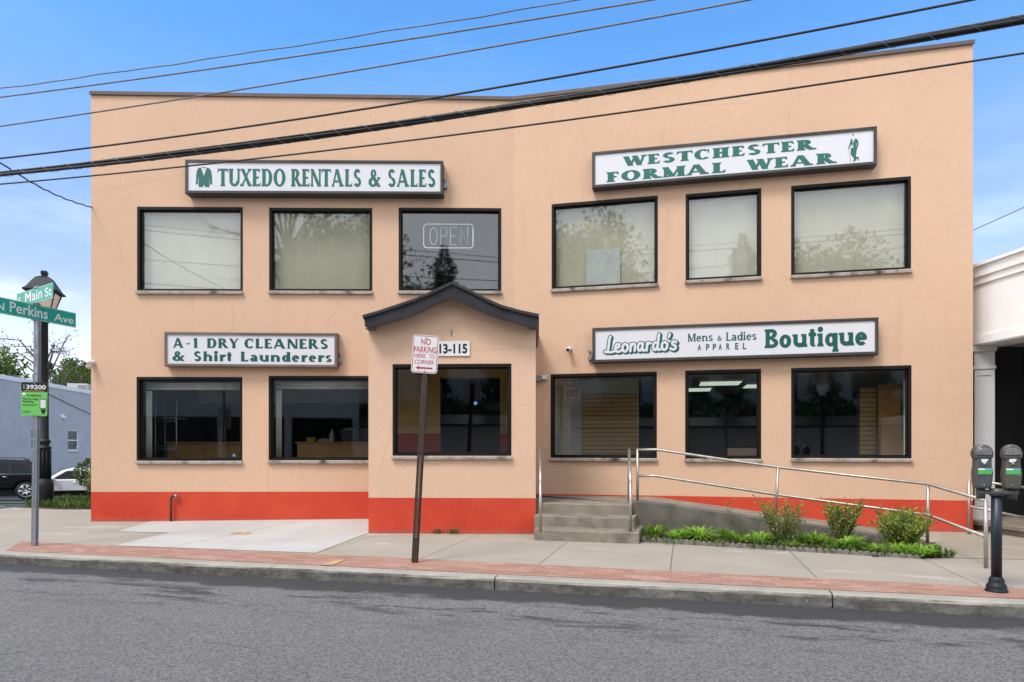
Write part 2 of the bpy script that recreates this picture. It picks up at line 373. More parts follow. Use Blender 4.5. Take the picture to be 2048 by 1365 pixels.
def glyph(ch, tk, tn, sf, sh=None):
    """Outlines of one letter, cap height 1: TK heavy stroke, TN hairline, SF serif overhang, SH serif height."""
    P = []; sh = sh or tn * .75; xh = .68
    def D(x0, y0, x1, y1, w=None):
        w = tk if w is None else w; P.append([(x0 - w / 2, y0), (x0 + w / 2, y0), (x1 + w / 2, y1), (x1 - w / 2, y1)])
    def foot(x, y, w, up):
        if sf <= 0: return
        s = sh if up else -sh
        P.append([(x - w / 2 - sf, y), (x + w / 2 + sf, y), (x + w / 2 + sf, y + s * .7), (x + w / 2, y + s * 1.6), (x - w / 2, y + s * 1.6), (x - w / 2 - sf, y + s * .7)])
    def S(x, y0=0, y1=1, w=None, ser='bt'):
        w = tk if w is None else w; D(x, y0, x, y1, w)
        if 'b' in ser: foot(x, y0, w, True)
        if 't' in ser: foot(x, y1, w, False)
    def H(x0, x1, y, end=0, t=None):
        t = t or tn; P.append([(x0, y - t / 2), (x1, y - t / 2), (x1, y + t / 2), (x0, y + t / 2)])
        if end and sf > 0:
            e = end * (sf * 1.4 + tn * .6); d = 1 if x1 > x0 else -1; yo = y + end * t / 2      # wedge at the tip of an arm
            P.append([(x1 - d * tn * 1.3, yo), (x1, yo), (x1 + d * tn * .3, yo - e - end * t * .6), (x1 - d * tn * .25, yo - e - end * t * .6)])
    def Rg(cx, cy, rx, ry, a0, a1, k=None, n=None):
        tx, ty = k or (tk, tn); tx, ty = min(tx, rx * .98), min(ty, ry * .98); n = 22
        for i in range(n):
            q = [math.radians(a0 + (a1 - a0) * j / n) for j in (i, i + 1)]
            P.append([(cx + rx * math.cos(q[0]), cy + ry * math.sin(q[0])), (cx + rx * math.cos(q[1]), cy + ry * math.sin(q[1])),
                      (cx + (rx - tx) * math.cos(q[1]), cy + (ry - ty) * math.sin(q[1])), (cx + (rx - tx) * math.cos(q[0]), cy + (ry - ty) * math.sin(q[0]))])
    def Ss(cx, h, y=0):
        m = (tk * .8, (tk + tn) / 2 * .95); q = h
        Rg(cx, y + .735 * q, .30 * (.4 + .6 * q), .285 * q, 25, 270, m); Rg(cx, y + .265 * q + m[1] * .0, .33 * (.4 + .6 * q), .285 * q, -155, 92, m)
    x = tk / 2 + sf; hb, ht = tn / 2, 1 - tn / 2
    if ch == 'A': D(sf + .06, 0, .44, 1, tn * 1.25); D(.46, 1, .86, 0); H(.2, .7, .30); foot(sf + .06, 0, tn, True); foot(.86, 0, tk, True); w = .9 + sf + tk / 2
    elif ch == 'B': S(x); H(x, .42, ht); H(x, .42, .53); H(x, .44, hb); Rg(.40, .755, .30, .245, -90, 90); Rg(.42, .265, .35, .265, -90, 90); w = .8
    elif ch == 'C':
        Rg(.46, .5, .45, .515, 48, 318); P.append([(.70, .62), (.78, .64), (.80, .98), (.72, .93)]); w = .86
    elif ch == 'D': S(x); H(x, .42, ht); H(x, .42, hb); Rg(.42, .5, .43, .5, -90, 90); w = .88
    elif ch == 'E': S(x); H(x, .60, ht, 1); H(x, .52, .5); H(x, .64, hb, -1); w = .68
    elif ch == 'F': S(x); H(x, .60, ht, 1); H(x, .52, .5); w = .66
    elif ch == 'H': S(x); S(.86 - x + .02); H(x, .8, .5); w = .9
    elif ch == 'L': S(x); H(x, .62, hb, -1); w = .66
    elif ch == 'M': S(sf + tn / 2 + .03, w=tn * 1.2); D(.14, 1, .5, .02); D(.52, .02, .86, 1, tn); S(.92); w = 1.02 + sf
    elif ch == 'N': S(sf + tn / 2 + .02, w=tn * 1.2); D(.13, 1, .74, 0); S(.80, w=tn * 1.2); w = .92
    elif ch == 'O': Rg(.48, .5, .48, .52, 0, 360); w = .97
    elif ch == 'P': S(x); H(x, .40, ht); H(x, .40, .46); Rg(.40, .73, .32, .27, -90, 90); w = .74
    elif ch == 'R': S(x); H(x, .40, ht); H(x, .40, .47); Rg(.40, .735, .31, .265, -90, 90); D(.40, .5, .76, 0, tk * 1.05); foot(.78, 0, tk * .8, True); w = .88
    elif ch == 'S': Ss(.36, 1); w = .74
    elif ch == 'T': S(.38, ser='b'); H(.38, .78, ht, 1); H(.38, -.02, ht, 1); w = .78
    elif ch == 'U': S(x, .3, 1, ser='t'); S(.78, .3, 1, tn * 1.35, 't'); Rg((x - tk / 2 + .78 + tn * .6) / 2, .32, (.78 + tn * .6 - x + tk / 2) / 2, .335, 180, 360, (tk * .9, tn * 1.3)); w = .9
    elif ch == 'W': D(.10, 1, .36, 0); D(.36, 0, .60, .98, tn); D(.58, 1, .84, 0); D(.86, 0, 1.08, 1, tn); [foot(a, 1, tk * .6, False) for a in (.10, .58, 1.08)]; w = 1.18
    elif ch == 'X': D(.12, 1, .72, 0); D(.08, 0, .70, 1, tn * 1.2); [foot(a, b, tk * .7, b == 0) for a, b in ((.12, 1), (.72, 0), (.08, 0), (.70, 1))]; w = .84
    elif ch == 'Y': D(.10, 1, .40, .42); D(.40, .42, .72, 1, tn); S(.40, 0, .5, ser='b'); foot(.10, 1, tk * .7, False); foot(.72, 1, tn, False); w = .82
    elif ch == '&':
        Rg(.40, .77, .22, .235, 0, 360, (tk * .65, tn)); Rg(.36, .27, .35, .285, 95, 345, (tk * .9, tn * 1.2)); D(.30, .66, .82, 0, tk * 1.05); D(.66, .22, .80, .48, tn); H(.68, .92, .49); w = .98
    elif ch == '1': S(.28, ser='b'); P.append([(.05, .80), (.05, .86), (.28, 1), (.36, 1), (.2, .8)]); w = .5
    elif ch == '-': P.append([(.04, .34), (.32, .42), (.32, .52), (.04, .44)]); w = .38
    elif ch == ' ': w = .42
    elif ch == 'a': S(.48, 0, .5, ser=''); foot(.50, 0, tk * .8, True); Rg(.29, .46, .29, .23, 0, 155, (tk * .9, tn * 1.25)); Rg(.28, .2, .27, .215, 0, 360, (tk * .9, tn)); w = .66
    elif ch == 'd': Rg(.33, .335, .32, .355, 0, 360); S(.60 - tk * .1, 0, 1, ser=''); foot(.60, 0, tk, True); P.append([(.60 - tk * .6 - sf, 1), (.60 - tk * .6 - sf, .95), (.6, .92), (.6, 1)]); w = .72
    elif ch == 'e': Rg(.33, .335, .32, .355, 0, 318); H(.08, .62, .36); w = .67
    elif ch == 'h': S(x); Rg(x + .24 - tk * .0, .38, .24 + tk / 2, .31, 0, 170, (tk, tn * 1.2)); S(x + .48, 0, .4, ser='b'); w = .66 + sf + tk / 2
    elif ch == 'i': S(x, 0, xh, ser='b'); P.append([(x - tk / 2 - sf, xh), (x - tk / 2 - sf, xh - sh), (x, xh - sh * 1.3), (x, xh)]); Rg(x, .89, tk * .62, tk * .62, 0, 360, (tk * .62, tk * .62)); w = x * 2 + .03
    elif ch == 'n': S(x, 0, xh, ser='b'); P.append([(x - tk / 2 - sf, xh), (x - tk / 2 - sf, xh - sh), (x, xh - sh * 1.3), (x, xh)]); Rg(x + .24, .38, .24 + tk / 2, .31, 0, 165, (tk, tn * 1.2)); S(x + .48, 0, .4, ser='b'); w = .66 + sf + tk / 2
    elif ch == 'o': Rg(.33, .335, .33, .355, 0, 360); w = .69
    elif ch == 'q': Rg(.33, .335, .32, .355, 0, 360); S(.60 - tk * .1, -.30, xh, ser='b'); w = .72
    elif ch == 'r': S(x, 0, xh, ser='b'); P.append([(x - tk / 2 - sf, xh), (x - tk / 2 - sf, xh - sh), (x, xh - sh * 1.3), (x, xh)]); Rg(x + .22, .36, .22 + tk / 2, .33, 55, 165, (tk, tn * 1.7)); w = .5
    elif ch == 's': Ss(.27, .69); w = .55
    elif ch == 't': S(.22, .12, .92, ser=''); H(.02, .44, .64); Rg(.22 - tk / 2 + .19, .19, .19, .195, 180, 310, (tk * .9, tn * 1.2)); w = .46
    elif ch == 'u': S(x, .25, xh, ser=''); P.append([(x - tk / 2 - sf, xh), (x - tk / 2 - sf, xh - sh), (x, xh - sh * 1.3), (x, xh)]); Rg(x + .24, .29, .24 + tk / 2, .3, 180, 350, (tk, tn * 1.2)); S(x + .48, 0, xh, ser='b'); P.append([(x + .48 - tk / 2 - sf, xh), (x + .48 - tk / 2 - sf, xh - sh), (x + .48, xh - sh * 1.3), (x + .48, xh)]); w = .66 + sf + tk / 2
    else: w = .3
    return w, P

def serif_polys(text, box, tk=.2, tn=.08, sf=.04, gap=.08, sh=None, base=0, cap=1.0):
    """Lay TEXT out and stretch it into BOX (u0, u1, z0, z1), z0 the baseline and z1 the cap height."""
    x, out = 0, []
    for ch in text:
        w, ps = glyph(ch, tk, tn, sf, sh); out += [[(x + a, b) for a, b in p] for p in ps]; x += w + gap
    x0 = min(a for p in out for a, b in p); x1 = max(a for p in out for a, b in p)
    ku = (box[1] - box[0]) / (x1 - x0); kz = box[3] - box[2]
    return [[(box[0] + (a - x0) * ku, box[2] + b * kz) for a, b in p] for p in out]

def flat(mb, fr, polys, w, shear=None):
    groups = []                                          # letters that do not touch are joined one by one
    for p in polys:
        bb = [min(q[0] for q in p), max(q[0] for q in p), min(q[1] for q in p), max(q[1] for q in p)]; ps = [p]
        for g in [g for g in groups if not (g[0][0] > bb[1] or g[0][1] < bb[0] or g[0][2] > bb[3] or g[0][3] < bb[2])]:
            groups.remove(g); ps += g[1]; bb = [min(bb[0], g[0][0]), max(bb[1], g[0][1]), min(bb[2], g[0][2]), max(bb[3], g[0][3])]
        groups.append((bb, ps))
    for bb, ps in groups:
        cx, cz = (bb[0] + bb[1]) / 2, (bb[2] + bb[3]) / 2
        V, T = union([[((q[0] - cx) * 40, (q[1] - cz) * 40) for q in p] for p in ps])
        V = [(v.x / 40 + cx, v.y / 40 + cz) for v in V]
        mb.add([fr.p(x, z + (shear(x) if shear else 0), w) for x, z in V], T, False)

def stroke_polys(lines, wd):
    out = []
    for ln in lines:
        pts = [Vector(p) for p in ln]
        sm = []
        for i in range(len(pts) - 1):                      # Catmull-Rom
            p0, p1, p2, p3 = pts[max(i - 1, 0)], pts[i], pts[i + 1], pts[min(i + 2, len(pts) - 1)]
            for k in range(5):
                t = k / 5; sm.append(.5 * ((2 * p1) + (p2 - p0) * t + (2 * p0 - 5 * p1 + 4 * p2 - p3) * t * t + (3 * p1 - p0 - 3 * p2 + p3) * t ** 3))
        sm.append(pts[-1])
        for a, b in zip(sm, sm[1:]):
            d = b - a
            if d.length < 1e-6: continue
            n = Vector((-d.y, d.x)).normalized() * wd / 2; out.append([a + n, a - n, b - n, b + n])
        for a in sm: out.append([a + Vector((math.cos(t * math.pi / 4 + .1), math.sin(t * math.pi / 4 + .1))) * wd / 2 for t in range(8)])
    return [[tuple(p) for p in q] for q in out]

def sans(text, bold=0.0, spacing=1.0):
    """Outline of sans text with the built-in font: (vertices, faces), in text units."""
    cu = bpy.data.curves.new('lettering', 'FONT'); cu.body = text; cu.offset = bold; cu.space_character = spacing; cu.resolution_u = 4
    ob = bpy.data.objects.new('lettering', cu); COL.objects.link(ob)
    me = bpy.data.meshes.new_from_object(ob.evaluated_get(bpy.context.evaluated_depsgraph_get()))
    V = [(v.co.x, v.co.y) for v in me.vertices]; Fc = [tuple(p.vertices) for p in me.polygons]
    bpy.data.objects.remove(ob); bpy.data.curves.remove(cu); bpy.data.meshes.remove(me)
    return V, Fc
def sans_into(mb, fr, text, box, w, bold=.0, spacing=1.0, tilt=None):
    V, Fc = sans(text, bold, spacing)
    x0, x1 = min(v[0] for v in V), max(v[0] for v in V); y0, y1 = min(v[1] for v in V), max(v[1] for v in V)
    f = lambda v: (box[0] + (v[0] - x0) / (x1 - x0) * (box[1] - box[0]), box[2] + (v[1] - y0) / (y1 - y0) * (box[3] - box[2]))
    pts = [f(v) for v in V]
    if tilt: pts = [tilt(*p) for p in pts]
    mb.add([fr.p(a, b, w) for a, b in pts], Fc, False)

# ------------------------------------------------------------------ the facade planes
A_L, A_R = R(.78), R(-13.3)
FL = Frame((.0285, 12.96), A_L)        # left wing: u is negative to the left of the bend
FR = Frame((.0285, 12.96), A_R)        # right wing: u is positive
FP = Frame((-2.335, 11.10), R(-2.2))   # entry porch front
U_L = FL.hit(182)[0]; U_R = FR.hit(1946)[0]
U_PL, U_PR = FP.hit(737)[0], FP.hit(1071.5)[0]
def rect(fr, x0, x1, yt, yb, w=0):     # pixels of a rectangle -> (u0, u1, z0, z1)
    if isinstance(yt, (int, float)): yt = (yt, yt)
    if isinstance(yb, (int, float)): yb = (yb, yb)
    a, b = fr.uz(x0, yt[0], w), fr.uz(x1, yt[1], w); c, d = fr.uz(x0, yb[0], w), fr.uz(x1, yb[1], w)
    return (a[0], b[0], (c[1] + d[1]) / 2, (a[1] + b[1]) / 2)
WIN = {  # opening in the wall
 'u1': (FL, rect(FL, 275, 485, 415, 583)), 'u2': (FL, rect(FL, 539, 744, 417, 583)), 'u3': (FL, rect(FL, 798, 1002, 417, 583)),
 'u4': (FR, rect(FR, 1104, 1315, (407, 395), (577, 570))), 'u5': (FR, rect(FR, 1372, 1522, (388, 379), (562, 554))), 'u6': (FR, rect(FR, 1583, 1821, (371, 356), (551, 540))),
 'l1': (FL, rect(FL, 274, 484, 755, 922)), 'l2': (FL, rect(FL, 538, 746, 753, 921)),
 'p': (FP, rect(FP, 786, 1022, 729, 912)),
 'l4': (FR, rect(FR, 1102, 1313, (749, 745), (917, 916))), 'l5': (FR, rect(FR, 1371, 1521.5, (742, 739), (918, 918))), 'l6': (FR, rect(FR, 1583, 1822, (738, 731), (917, 917))),
}
# ------------------------------------------------------------------ the setting: ground
KS = -.253                                              # kerb slope dY/dX
KA = math.atan(KS)
def kerbY(x): return 7.27 + KS * x
KD = Vector((math.cos(KA), math.sin(KA), 0)); KN = Vector((math.sin(KA), -math.cos(KA), 0))   # along the kerb / out into the road
K0 = Vector((0, 7.27, 0))
def kp(s, n, z=0): return K0 + KD * s + KN * n + Vector((0, 0, z))
KF = Frame((0, 7.27), KA)
def kobj(mb, name, m):
    """Ground sheets are built in the kerb's own axes, so that their textures run along it."""
    o = mb.build(name, m); o.data.transform(Matrix.Rotation(-KA, 4, 'Z') @ Matrix.Translation(-K0)); o.location = K0; o.rotation_euler = (0, 0, KA)
    return tag(o, kind='structure')

def asphalt():
    t = NT('asphalt'); ob = t.tc.outputs['Object']
    g = t.ramp(t.noise(58, 5, .9), .41, .59); big = t.ramp(t.noise(.7, 5, .6), .3, .7)
    c = t.mix(g, (.054, .053, .051), (.280, .270, .258)); c = t.mix(big, t.mix(.25, c, (.10, .098, .096)), c)
    vor = t.new("ShaderNodeTexVoronoi"); vor.inputs['Scale'].default_value = 130; t.l.new(ob, vor.inputs['Vector'])
    speck = t.ramp(vor.outputs['Distance'], .22, .12); keep = t.math('GREATER_THAN', t.noise(40, 2), .56)
    c = t.mix(t.math('MULTIPLY', t.math('MULTIPLY', speck, keep), .8), c, (.42, .41, .39))
    sp = t.new("ShaderNodeSeparateXYZ"); t.l.new(ob, sp.inputs[0])
    y = sp.outputs['Y']                                  # negative out into the road
    wob = t.math('MULTIPLY', t.math('SUBTRACT', t.noise(1.5, 9, .75, stretch=(.7, 1, 1)), .5), 1.1)
    wet = t.ramp(t.math('ADD', y, wob), -.58, -.44)      # damp gutter
    st = t.noise(1.3, 10, .78, stretch=(.6, 2.7, 1))
    band = t.math('MULTIPLY', t.ramp(y, -1.75, -1.05), t.ramp(y, -.5, -.75))
    blot = t.math('MULTIPLY', t.ramp(st, .525, .565), band)
    wet = t.math('MAXIMUM', t.math('MULTIPLY', wet, .88), t.math('MULTIPLY', blot, .82))
    c = t.mix(wet, c, (.036, .036, .037))
    cv = t.new("ShaderNodeTexVoronoi", feature='DISTANCE_TO_EDGE'); cv.inputs['Scale'].default_value = .29
    dv = t.new("ShaderNodeMix", data_type='RGBA'); dv.inputs['Factor'].default_value = .24
    nn = t.new("ShaderNodeTexNoise"); nn.inputs['Scale'].default_value = 2.2; nn.inputs['Detail'].default_value = 8; t.l.new(ob, nn.inputs['Vector'])
    t.l.new(ob, dv.inputs['A']); t.l.new(nn.outputs['Color'], dv.inputs['B']); t.l.new(dv.outputs['Result'], cv.inputs['Vector'])
    crack = t.math('MULTIPLY', t.ramp(cv.outputs['Distance'], .0024, .0006), t.ramp(t.noise(.8, 3), .50, .60))
    c = t.mix(t.math('MULTIPLY', crack, .6), c, (.02, .02, .022))
    t.color(c); t.put(t.math('ADD', t.math('MULTIPLY', wet, -.3), .88), t.b.inputs['Roughness']); t.set(spec=.3)
    t.bump(t.noise(75, 4, .8), .9, .012); t.bump(crack, -.6, .01)
    return t.m
def concrete(name, col, joint=1.53, off=.0, across=None, white=.25):
    t = NT(name); ob = t.tc.outputs['Object']
    sp = t.new("ShaderNodeSeparateXYZ"); t.l.new(ob, sp.inputs[0])
    c = t.mix(t.ramp(t.noise(.9, 6, .62), .3, .7), sc(col, .86), sc(col, 1.08))
    c = t.mix(t.ramp(t.noise(85, 3, .7), .3, .75), sc(col, .55), c) if False else t.mix(t.math('MULTIPLY', t.ramp(t.noise(85, 3, .7), .72, .3), .28), c, sc(col, .5))
    if white: c = t.mix(t.math('MULTIPLY', t.ramp(t.noise(.75, 6, .7, stretch=(.7, 1.6, 1)), .58, .72), white), c, (.60, .585, .55))
    c = t.mix(t.math('MULTIPLY', t.ramp(t.noise(2.1, 8, .7), .57, .74), .3), c, sc(col, .55))
    if joint:
        slab = t.math('FLOOR', t.math('DIVIDE', t.math('ADD', sp.outputs['X'], off), joint))
        wn_ = t.new("ShaderNodeTexWhiteNoise", noise_dimensions='1D'); t.l.new(slab, wn_.inputs['W'])
        c = t.mix(t.math('MULTIPLY', wn_.outputs['Value'], .14), c, sc(col, .62))
        fr_ = t.math('PINGPONG', t.math('ADD', t.math('ADD', sp.outputs['X'], off), t.math('MULTIPLY', t.math('SUBTRACT', t.noise(7, 4), .5), .014)), joint / 2)
        j = t.ramp(fr_, .0085, .004)
        if across is not None:
            j = t.math('MAXIMUM', j, t.ramp(t.math('ABSOLUTE', t.math('SUBTRACT', sp.outputs['Y'], across)), .008, .004))
        c = t.mix(t.math('MULTIPLY', j, .8), c, (.06, .055, .048)); t.bump(j, -.6, .01)
    t.color(c); t.set(.93, 0, .2); t.bump(t.noise(120, 3, .7), .25, .004)
    return t.m
def bricks():
    t = NT('brick_pavers'); ob = t.tc.outputs['Object']
    br = t.new("ShaderNodeTexBrick"); br.inputs['Scale'].default_value = 1; br.inputs['Brick Width'].default_value = .205; br.inputs['Row Height'].default_value = .102
    br.inputs['Mortar Size'].default_value = .0045; br.inputs['Mortar Smooth'].default_value = .3; br.inputs['Bias'].default_value = -.1
    br.inputs['Color1'].default_value = (.285, .145, .105, 1); br.inputs['Color2'].default_value = (.385, .235, .18, 1); br.inputs['Mortar'].default_value = (.20, .115, .09, 1)
    t.l.new(ob, br.inputs['Vector'])
    c = t.mix(t.math('MULTIPLY', t.ramp(t.noise(.9, 6, .66), .36, .66), .4), br.outputs['Color'], (.36, .22, .17))
    c = t.mix(t.math('MULTIPLY', t.ramp(t.noise(2.6, 8, .72, stretch=(.4, 3, 1)), .57, .68), .6), c, (.62, .52, .46))
    c = t.mix(t.math('MULTIPLY', t.ramp(t.noise(4, 7, .7), .58, .7), .35), c, (.2, .12, .1))
    t.color(c); t.set(.92, 0, .2); t.bump(br.outputs['Fac'], -.35, .004); t.bump(t.noise(120, 3), .25, .004)
    return t.m
def kerbstone():
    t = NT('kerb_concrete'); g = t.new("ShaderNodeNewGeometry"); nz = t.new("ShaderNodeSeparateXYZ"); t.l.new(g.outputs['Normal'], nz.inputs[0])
    c = t.mix(t.ramp(t.noise(1.3, 6, .65), .35, .65), (.265, .245, .21), (.365, .34, .295))
    ps = t.new("ShaderNodeSeparateXYZ"); t.l.new(t.tc.outputs['Object'], ps.inputs[0])
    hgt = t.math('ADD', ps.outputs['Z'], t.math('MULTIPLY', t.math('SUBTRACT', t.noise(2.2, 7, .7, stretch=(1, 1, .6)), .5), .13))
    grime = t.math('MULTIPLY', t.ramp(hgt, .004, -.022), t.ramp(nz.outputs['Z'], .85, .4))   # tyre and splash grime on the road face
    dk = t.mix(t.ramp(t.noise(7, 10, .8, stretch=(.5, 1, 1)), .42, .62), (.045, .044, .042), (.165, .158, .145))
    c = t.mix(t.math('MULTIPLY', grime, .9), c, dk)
    scr = t.math('MULTIPLY', t.ramp(t.noise(3.4, 9, .75), .62, .69), t.ramp(t.noise(.5, 2), .45, .6))
    c = t.mix(t.math('MULTIPLY', scr, .7), c, (.55, .53, .5))
    t.color(c); t.set(.92, 0, .2); t.bump(t.noise(60, 4, .7), .5, .006); t.bump(t.noise(9, 6, .7), .35, .012)
    return t.m
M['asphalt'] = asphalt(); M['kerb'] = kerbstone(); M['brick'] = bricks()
M['walk'] = concrete('sidewalk_concrete', (.36, .322, .268), 1.53, 1.435, None, .55)
M['walk_plain'] = concrete('worn_concrete', (.33, .29, .235), None, 0, None, .3)
M['new_concrete'] = concrete('fresh_concrete', (.475, .458, .432), 2.35, .5, None, .3)
M['grass'] = mat('turf', (.075, .12, .03), .95, 0, .35, 6, .6, 60)
M['field'] = mat('field', (.10, .11, .06), .95, 0, .3, .05)

ROAD_Z = -.13
m = MB(); m.face([(-400, -400, -1.9), (400, -400, -1.9), (400, 700, -1.9), (-400, 700, -1.9)]); tag(m.build('ground', M['field']), kind='structure')
m = MB(); m.face([kp(-60, .0, ROAD_Z), kp(-60, 10.4, ROAD_Z), kp(60, 10.4, ROAD_Z), kp(60, .0, ROAD_Z)]); kobj(m, 'road', M['asphalt'])
# kerb: real stones, the joints are gaps between them
m = MB(); joints = [-11.2, -8.6, -6.1, -4.2, -2.05, .02, 3.07, 5.6, 8.5, 11.5, 15, 19]
js = sorted([ground(p, q).x / KD.x for p, q in ((359, 1124), (542, 1134), (990, 1156), (1668, 1190))])
joints = [-30, -21, -15, js[0] - 4.4] + js + [js[3] + 3.0, js[3] + 6, 16, 24, 40]
for a, b in zip(joints, joints[1:]):
    g = .012 if (abs(b - js[2]) < .01 or abs(b - js[3]) < .01) else .003
    pr = [(-.16, -.25), (0, -.25), (0.004, -.035), (-.012, -.008), (-.035, .004), (-.16, .004)]
    n = max(2, int((b - a) / .35)); V = []; fs = []
    for i in range(n + 1):
        s_ = a + .003 + (b - a - g - .003) * i / n
        for k, (y, z) in enumerate(pr):
            jn = rng.uniform(-.006, .006) if 0 < k < 5 else 0
            V.append(kp(s_, y + jn, z + (rng.uniform(-.004, .003) if k in (3, 4) else 0)))
    L = len(pr)
    for i in range(n):
        for k in range(L - 1): fs.append((i * L + k, (i + 1) * L + k, (i + 1) * L + k + 1, i * L + k + 1))
    fs += [tuple(range(L))[::-1], tuple(n * L + k for k in range(L))]
    m.add(V, fs, False)
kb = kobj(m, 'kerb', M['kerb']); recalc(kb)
# brick strip along the kerb
def strip(m, pts, z): m.face([Vector((p[0], p[1], z)) for p in pts])
BL = ground(15, 1101); BK = lambda x: 8.22 - .29 * x
m = MB(); kq = lambda s: kp(s, -.155)
m.face([Vector((*ground(12, 1102).xy, .004)), Vector((*kp(30, -.16).xy, .004)), Vector((29, 8.22 - .27 * 29 + .9, .004)), Vector((4.95, BK(4.95), .004)), Vector((1.56, BK(1.56), .004)), Vector((-1.42, BK(-1.42), .004)), Vector((*ground(230, 1092).xy, .004)), Vector((*ground(43, 1084).xy, .004))])
kobj(m, 'brick_strip', M['brick'])
m = MB()
m.face([kp(-10.9, -.15, 0), kp(40, -.15, 0), Vector((48, 30, 0)), Vector((-7.5, 30, 0)), Vector((-7.9, 15.35, 0)), Vector((-10.2, 15.5, 0)), Vector((-11.6, 16.0, 0)), Vector((-11.9, 12.5, 0)), Vector((-11.5, 10.8, 0))])
kobj(m, 'sidewalk', M['walk'])
m = MB()   # fresh slabs by the left wing
g = lambda a, b, z=.006: Vector((*ground(a, b).xy, z))
m.face([g(230, 1092), g(632, 1107), g(737, 1066.5), g(339, 1066.5)])
m.face([g(234, 1064), g(339, 1066.5), g(737, 1066.5), Vector((-2.2, 13.1, .05)), Vector((FL.p(U_L + 1.1, 0).x, 13.0, .006))])
kobj(m, 'fresh_concrete_slab', M['new_concrete'])
m = MB(); m.face([g(458, 1069, .011), g(496, 1070, .011), g(503, 1066.5, .011), g(470, 1066, .011)]); m.face([g(640, 1132, .011), g(664, 1133, .011), g(690, 1122, .011), g(676, 1121, .011)]); M['orange'] = mat('faded_orange_paint', (.45, .27, .14), .9, 0, .35, 12); kobj(m, 'road_markings', M['orange'])
# apron on the right, outside the neighbour
m = MB(); m.face([ground(1872, 1092).xy.to_3d() + Vector((0, 0, .005)), Vector((*ground(1905, 1117).xy, .005)), Vector((30, 5.2, .005)), Vector((30, 12, .005)), Vector((7.35, 11.6, .005))]); kobj(m, 'concrete_apron', M['walk_plain'])

def lotz(y): return ROAD_Z - max(0, y - 16.0) * .056
m = MB()
ys = [9.5, 16, 24, 28, 45, 70]
for a, b in zip(ys, ys[1:]): m.face([(-90, a, lotz(a) - .006), (-6, a, lotz(a) - .006), (-6, b, lotz(b) - .006), (-90, b, lotz(b) - .006)])
tag(m.build('side_street', M['asphalt']), kind='structure')
m = MB(); m.face([(-60, 24.2, lotz(24.2) + .02), (-16.6, 24.2, lotz(24.2) + .02), (-16.0, 25.6, lotz(25.6) + .02), (-60, 25.6, lotz(25.6) + .02)])
tag(m.build('grass_verge', M['grass']), kind='structure')
m = MB(); m.face([(-11.6, 15.9, .004), (-10.2, 15.36, .004), (-7.95, 15.3, .004), (-7.95, 21, .004), (-11.3, 18.2, .004)])
m.face([(-11.6, 15.9, .004), (-11.3, 18.2, .004), (-11.5, 18.3, -.3), (-11.9, 15.9, -.15)]); m.face([(-11.3, 18.2, .004), (-7.95, 21, .004), (-7.95, 21.2, -.5), (-11.5, 18.3, -.3)])
tag(m.build('planting_strip', M['soil']), kind='structure')
m = MB(); m.face([(-16.8, 20.2, lotz(20.2) + .004), (-15.0, 20.2, lotz(20.2) + .004), (-15.1, 20.33, lotz(20.33) + .004), (-17.4, 20.33, lotz(20.33) + .004)])
tag(m.build('road_line', M['white_paint']), kind='structure')
# ------------------------------------------------------------------ the shop building
def weld(o):
    bm = bmesh.new(); bm.from_mesh(o.data); bmesh.ops.remove_doubles(bm, verts=bm.verts, dist=1e-4); bm.to_mesh(o.data); bm.free(); return o
B0 = Vector((-.03, 13.4, 0))
bld = thing('shop_building', B0, 'two storey peach stucco shop building with a red base and a gabled entry porch', 'building')
def zl(px, py, fr): return fr.uz(px, py)[1]
ZB_L, ZB_R, ZB_P = .56, .525, .58       # top of the painted band
TOP_LL, TOP_B, TOP_RR = zl(182, 186, FL), zl(1027, 197, FL), zl(1946, 84, FR)
TH = .22                                # wall thickness
def wall(fr, u0, u1, zlo, ztop, holes, zband, mb, band, back=True):
    """Front skin and inner skin with openings, and the reveals. ztop may slope: (z at u0, z at u1)."""
    zt = lambda u: ztop[0] + (ztop[1] - ztop[0]) * (u - u0) / (u1 - u0)
    us = sorted({u0, u1, *[h[0] for h in holes], *[h[1] for h in holes]}); us = [u for u in us if u0 <= u <= u1]
    for a, b in zip(us, us[1:]):
        hs = sorted([(h[2], h[3]) for h in holes if h[0] < b - 1e-6 and h[1] > a + 1e-6])
        z = zlo; seg = []
        for h0, h1 in hs: seg.append((z, h0)); z = h1
        seg.append((z, None))
        for lo, hi in seg:
            A, Bz = (zt(a), zt(b)) if hi is None else (hi, hi)
            if lo < zband - 1e-6 < (hi or 99):
                band.face([fr.p(a, lo), fr.p(b, lo), fr.p(b, zband), fr.p(a, zband)]); mb.face([fr.p(a, zband), fr.p(b, zband), fr.p(b, Bz), fr.p(a, A)])
            else: mb.face([fr.p(a, lo), fr.p(b, lo), fr.p(b, Bz), fr.p(a, A)])
            if back: mb.face([fr.p(b, lo, -TH), fr.p(a, lo, -TH), fr.p(a, A, -TH), fr.p(b, Bz, -TH)])
    for a, b, lo, hi in holes:
        mb.face([fr.p(a, lo), fr.p(a, hi), fr.p(a, hi, -TH), fr.p(a, lo, -TH)]); mb.face([fr.p(b, hi), fr.p(b, lo), fr.p(b, lo, -TH), fr.p(b, hi, -TH)])
        mb.face([fr.p(a, hi), fr.p(b, hi), fr.p(b, hi, -TH), fr.p(a, hi, -TH)]); mb.face([fr.p(b, lo), fr.p(a, lo), fr.p(a, lo, -TH), fr.p(b, lo, -TH)])
DOOR = (FL.hit(880)[0], FL.hit(1000)[0], .5, 2.72)      # opening between vestibule and shop
PORCH_IN = 0
wm, bm_ = MB(), MB()
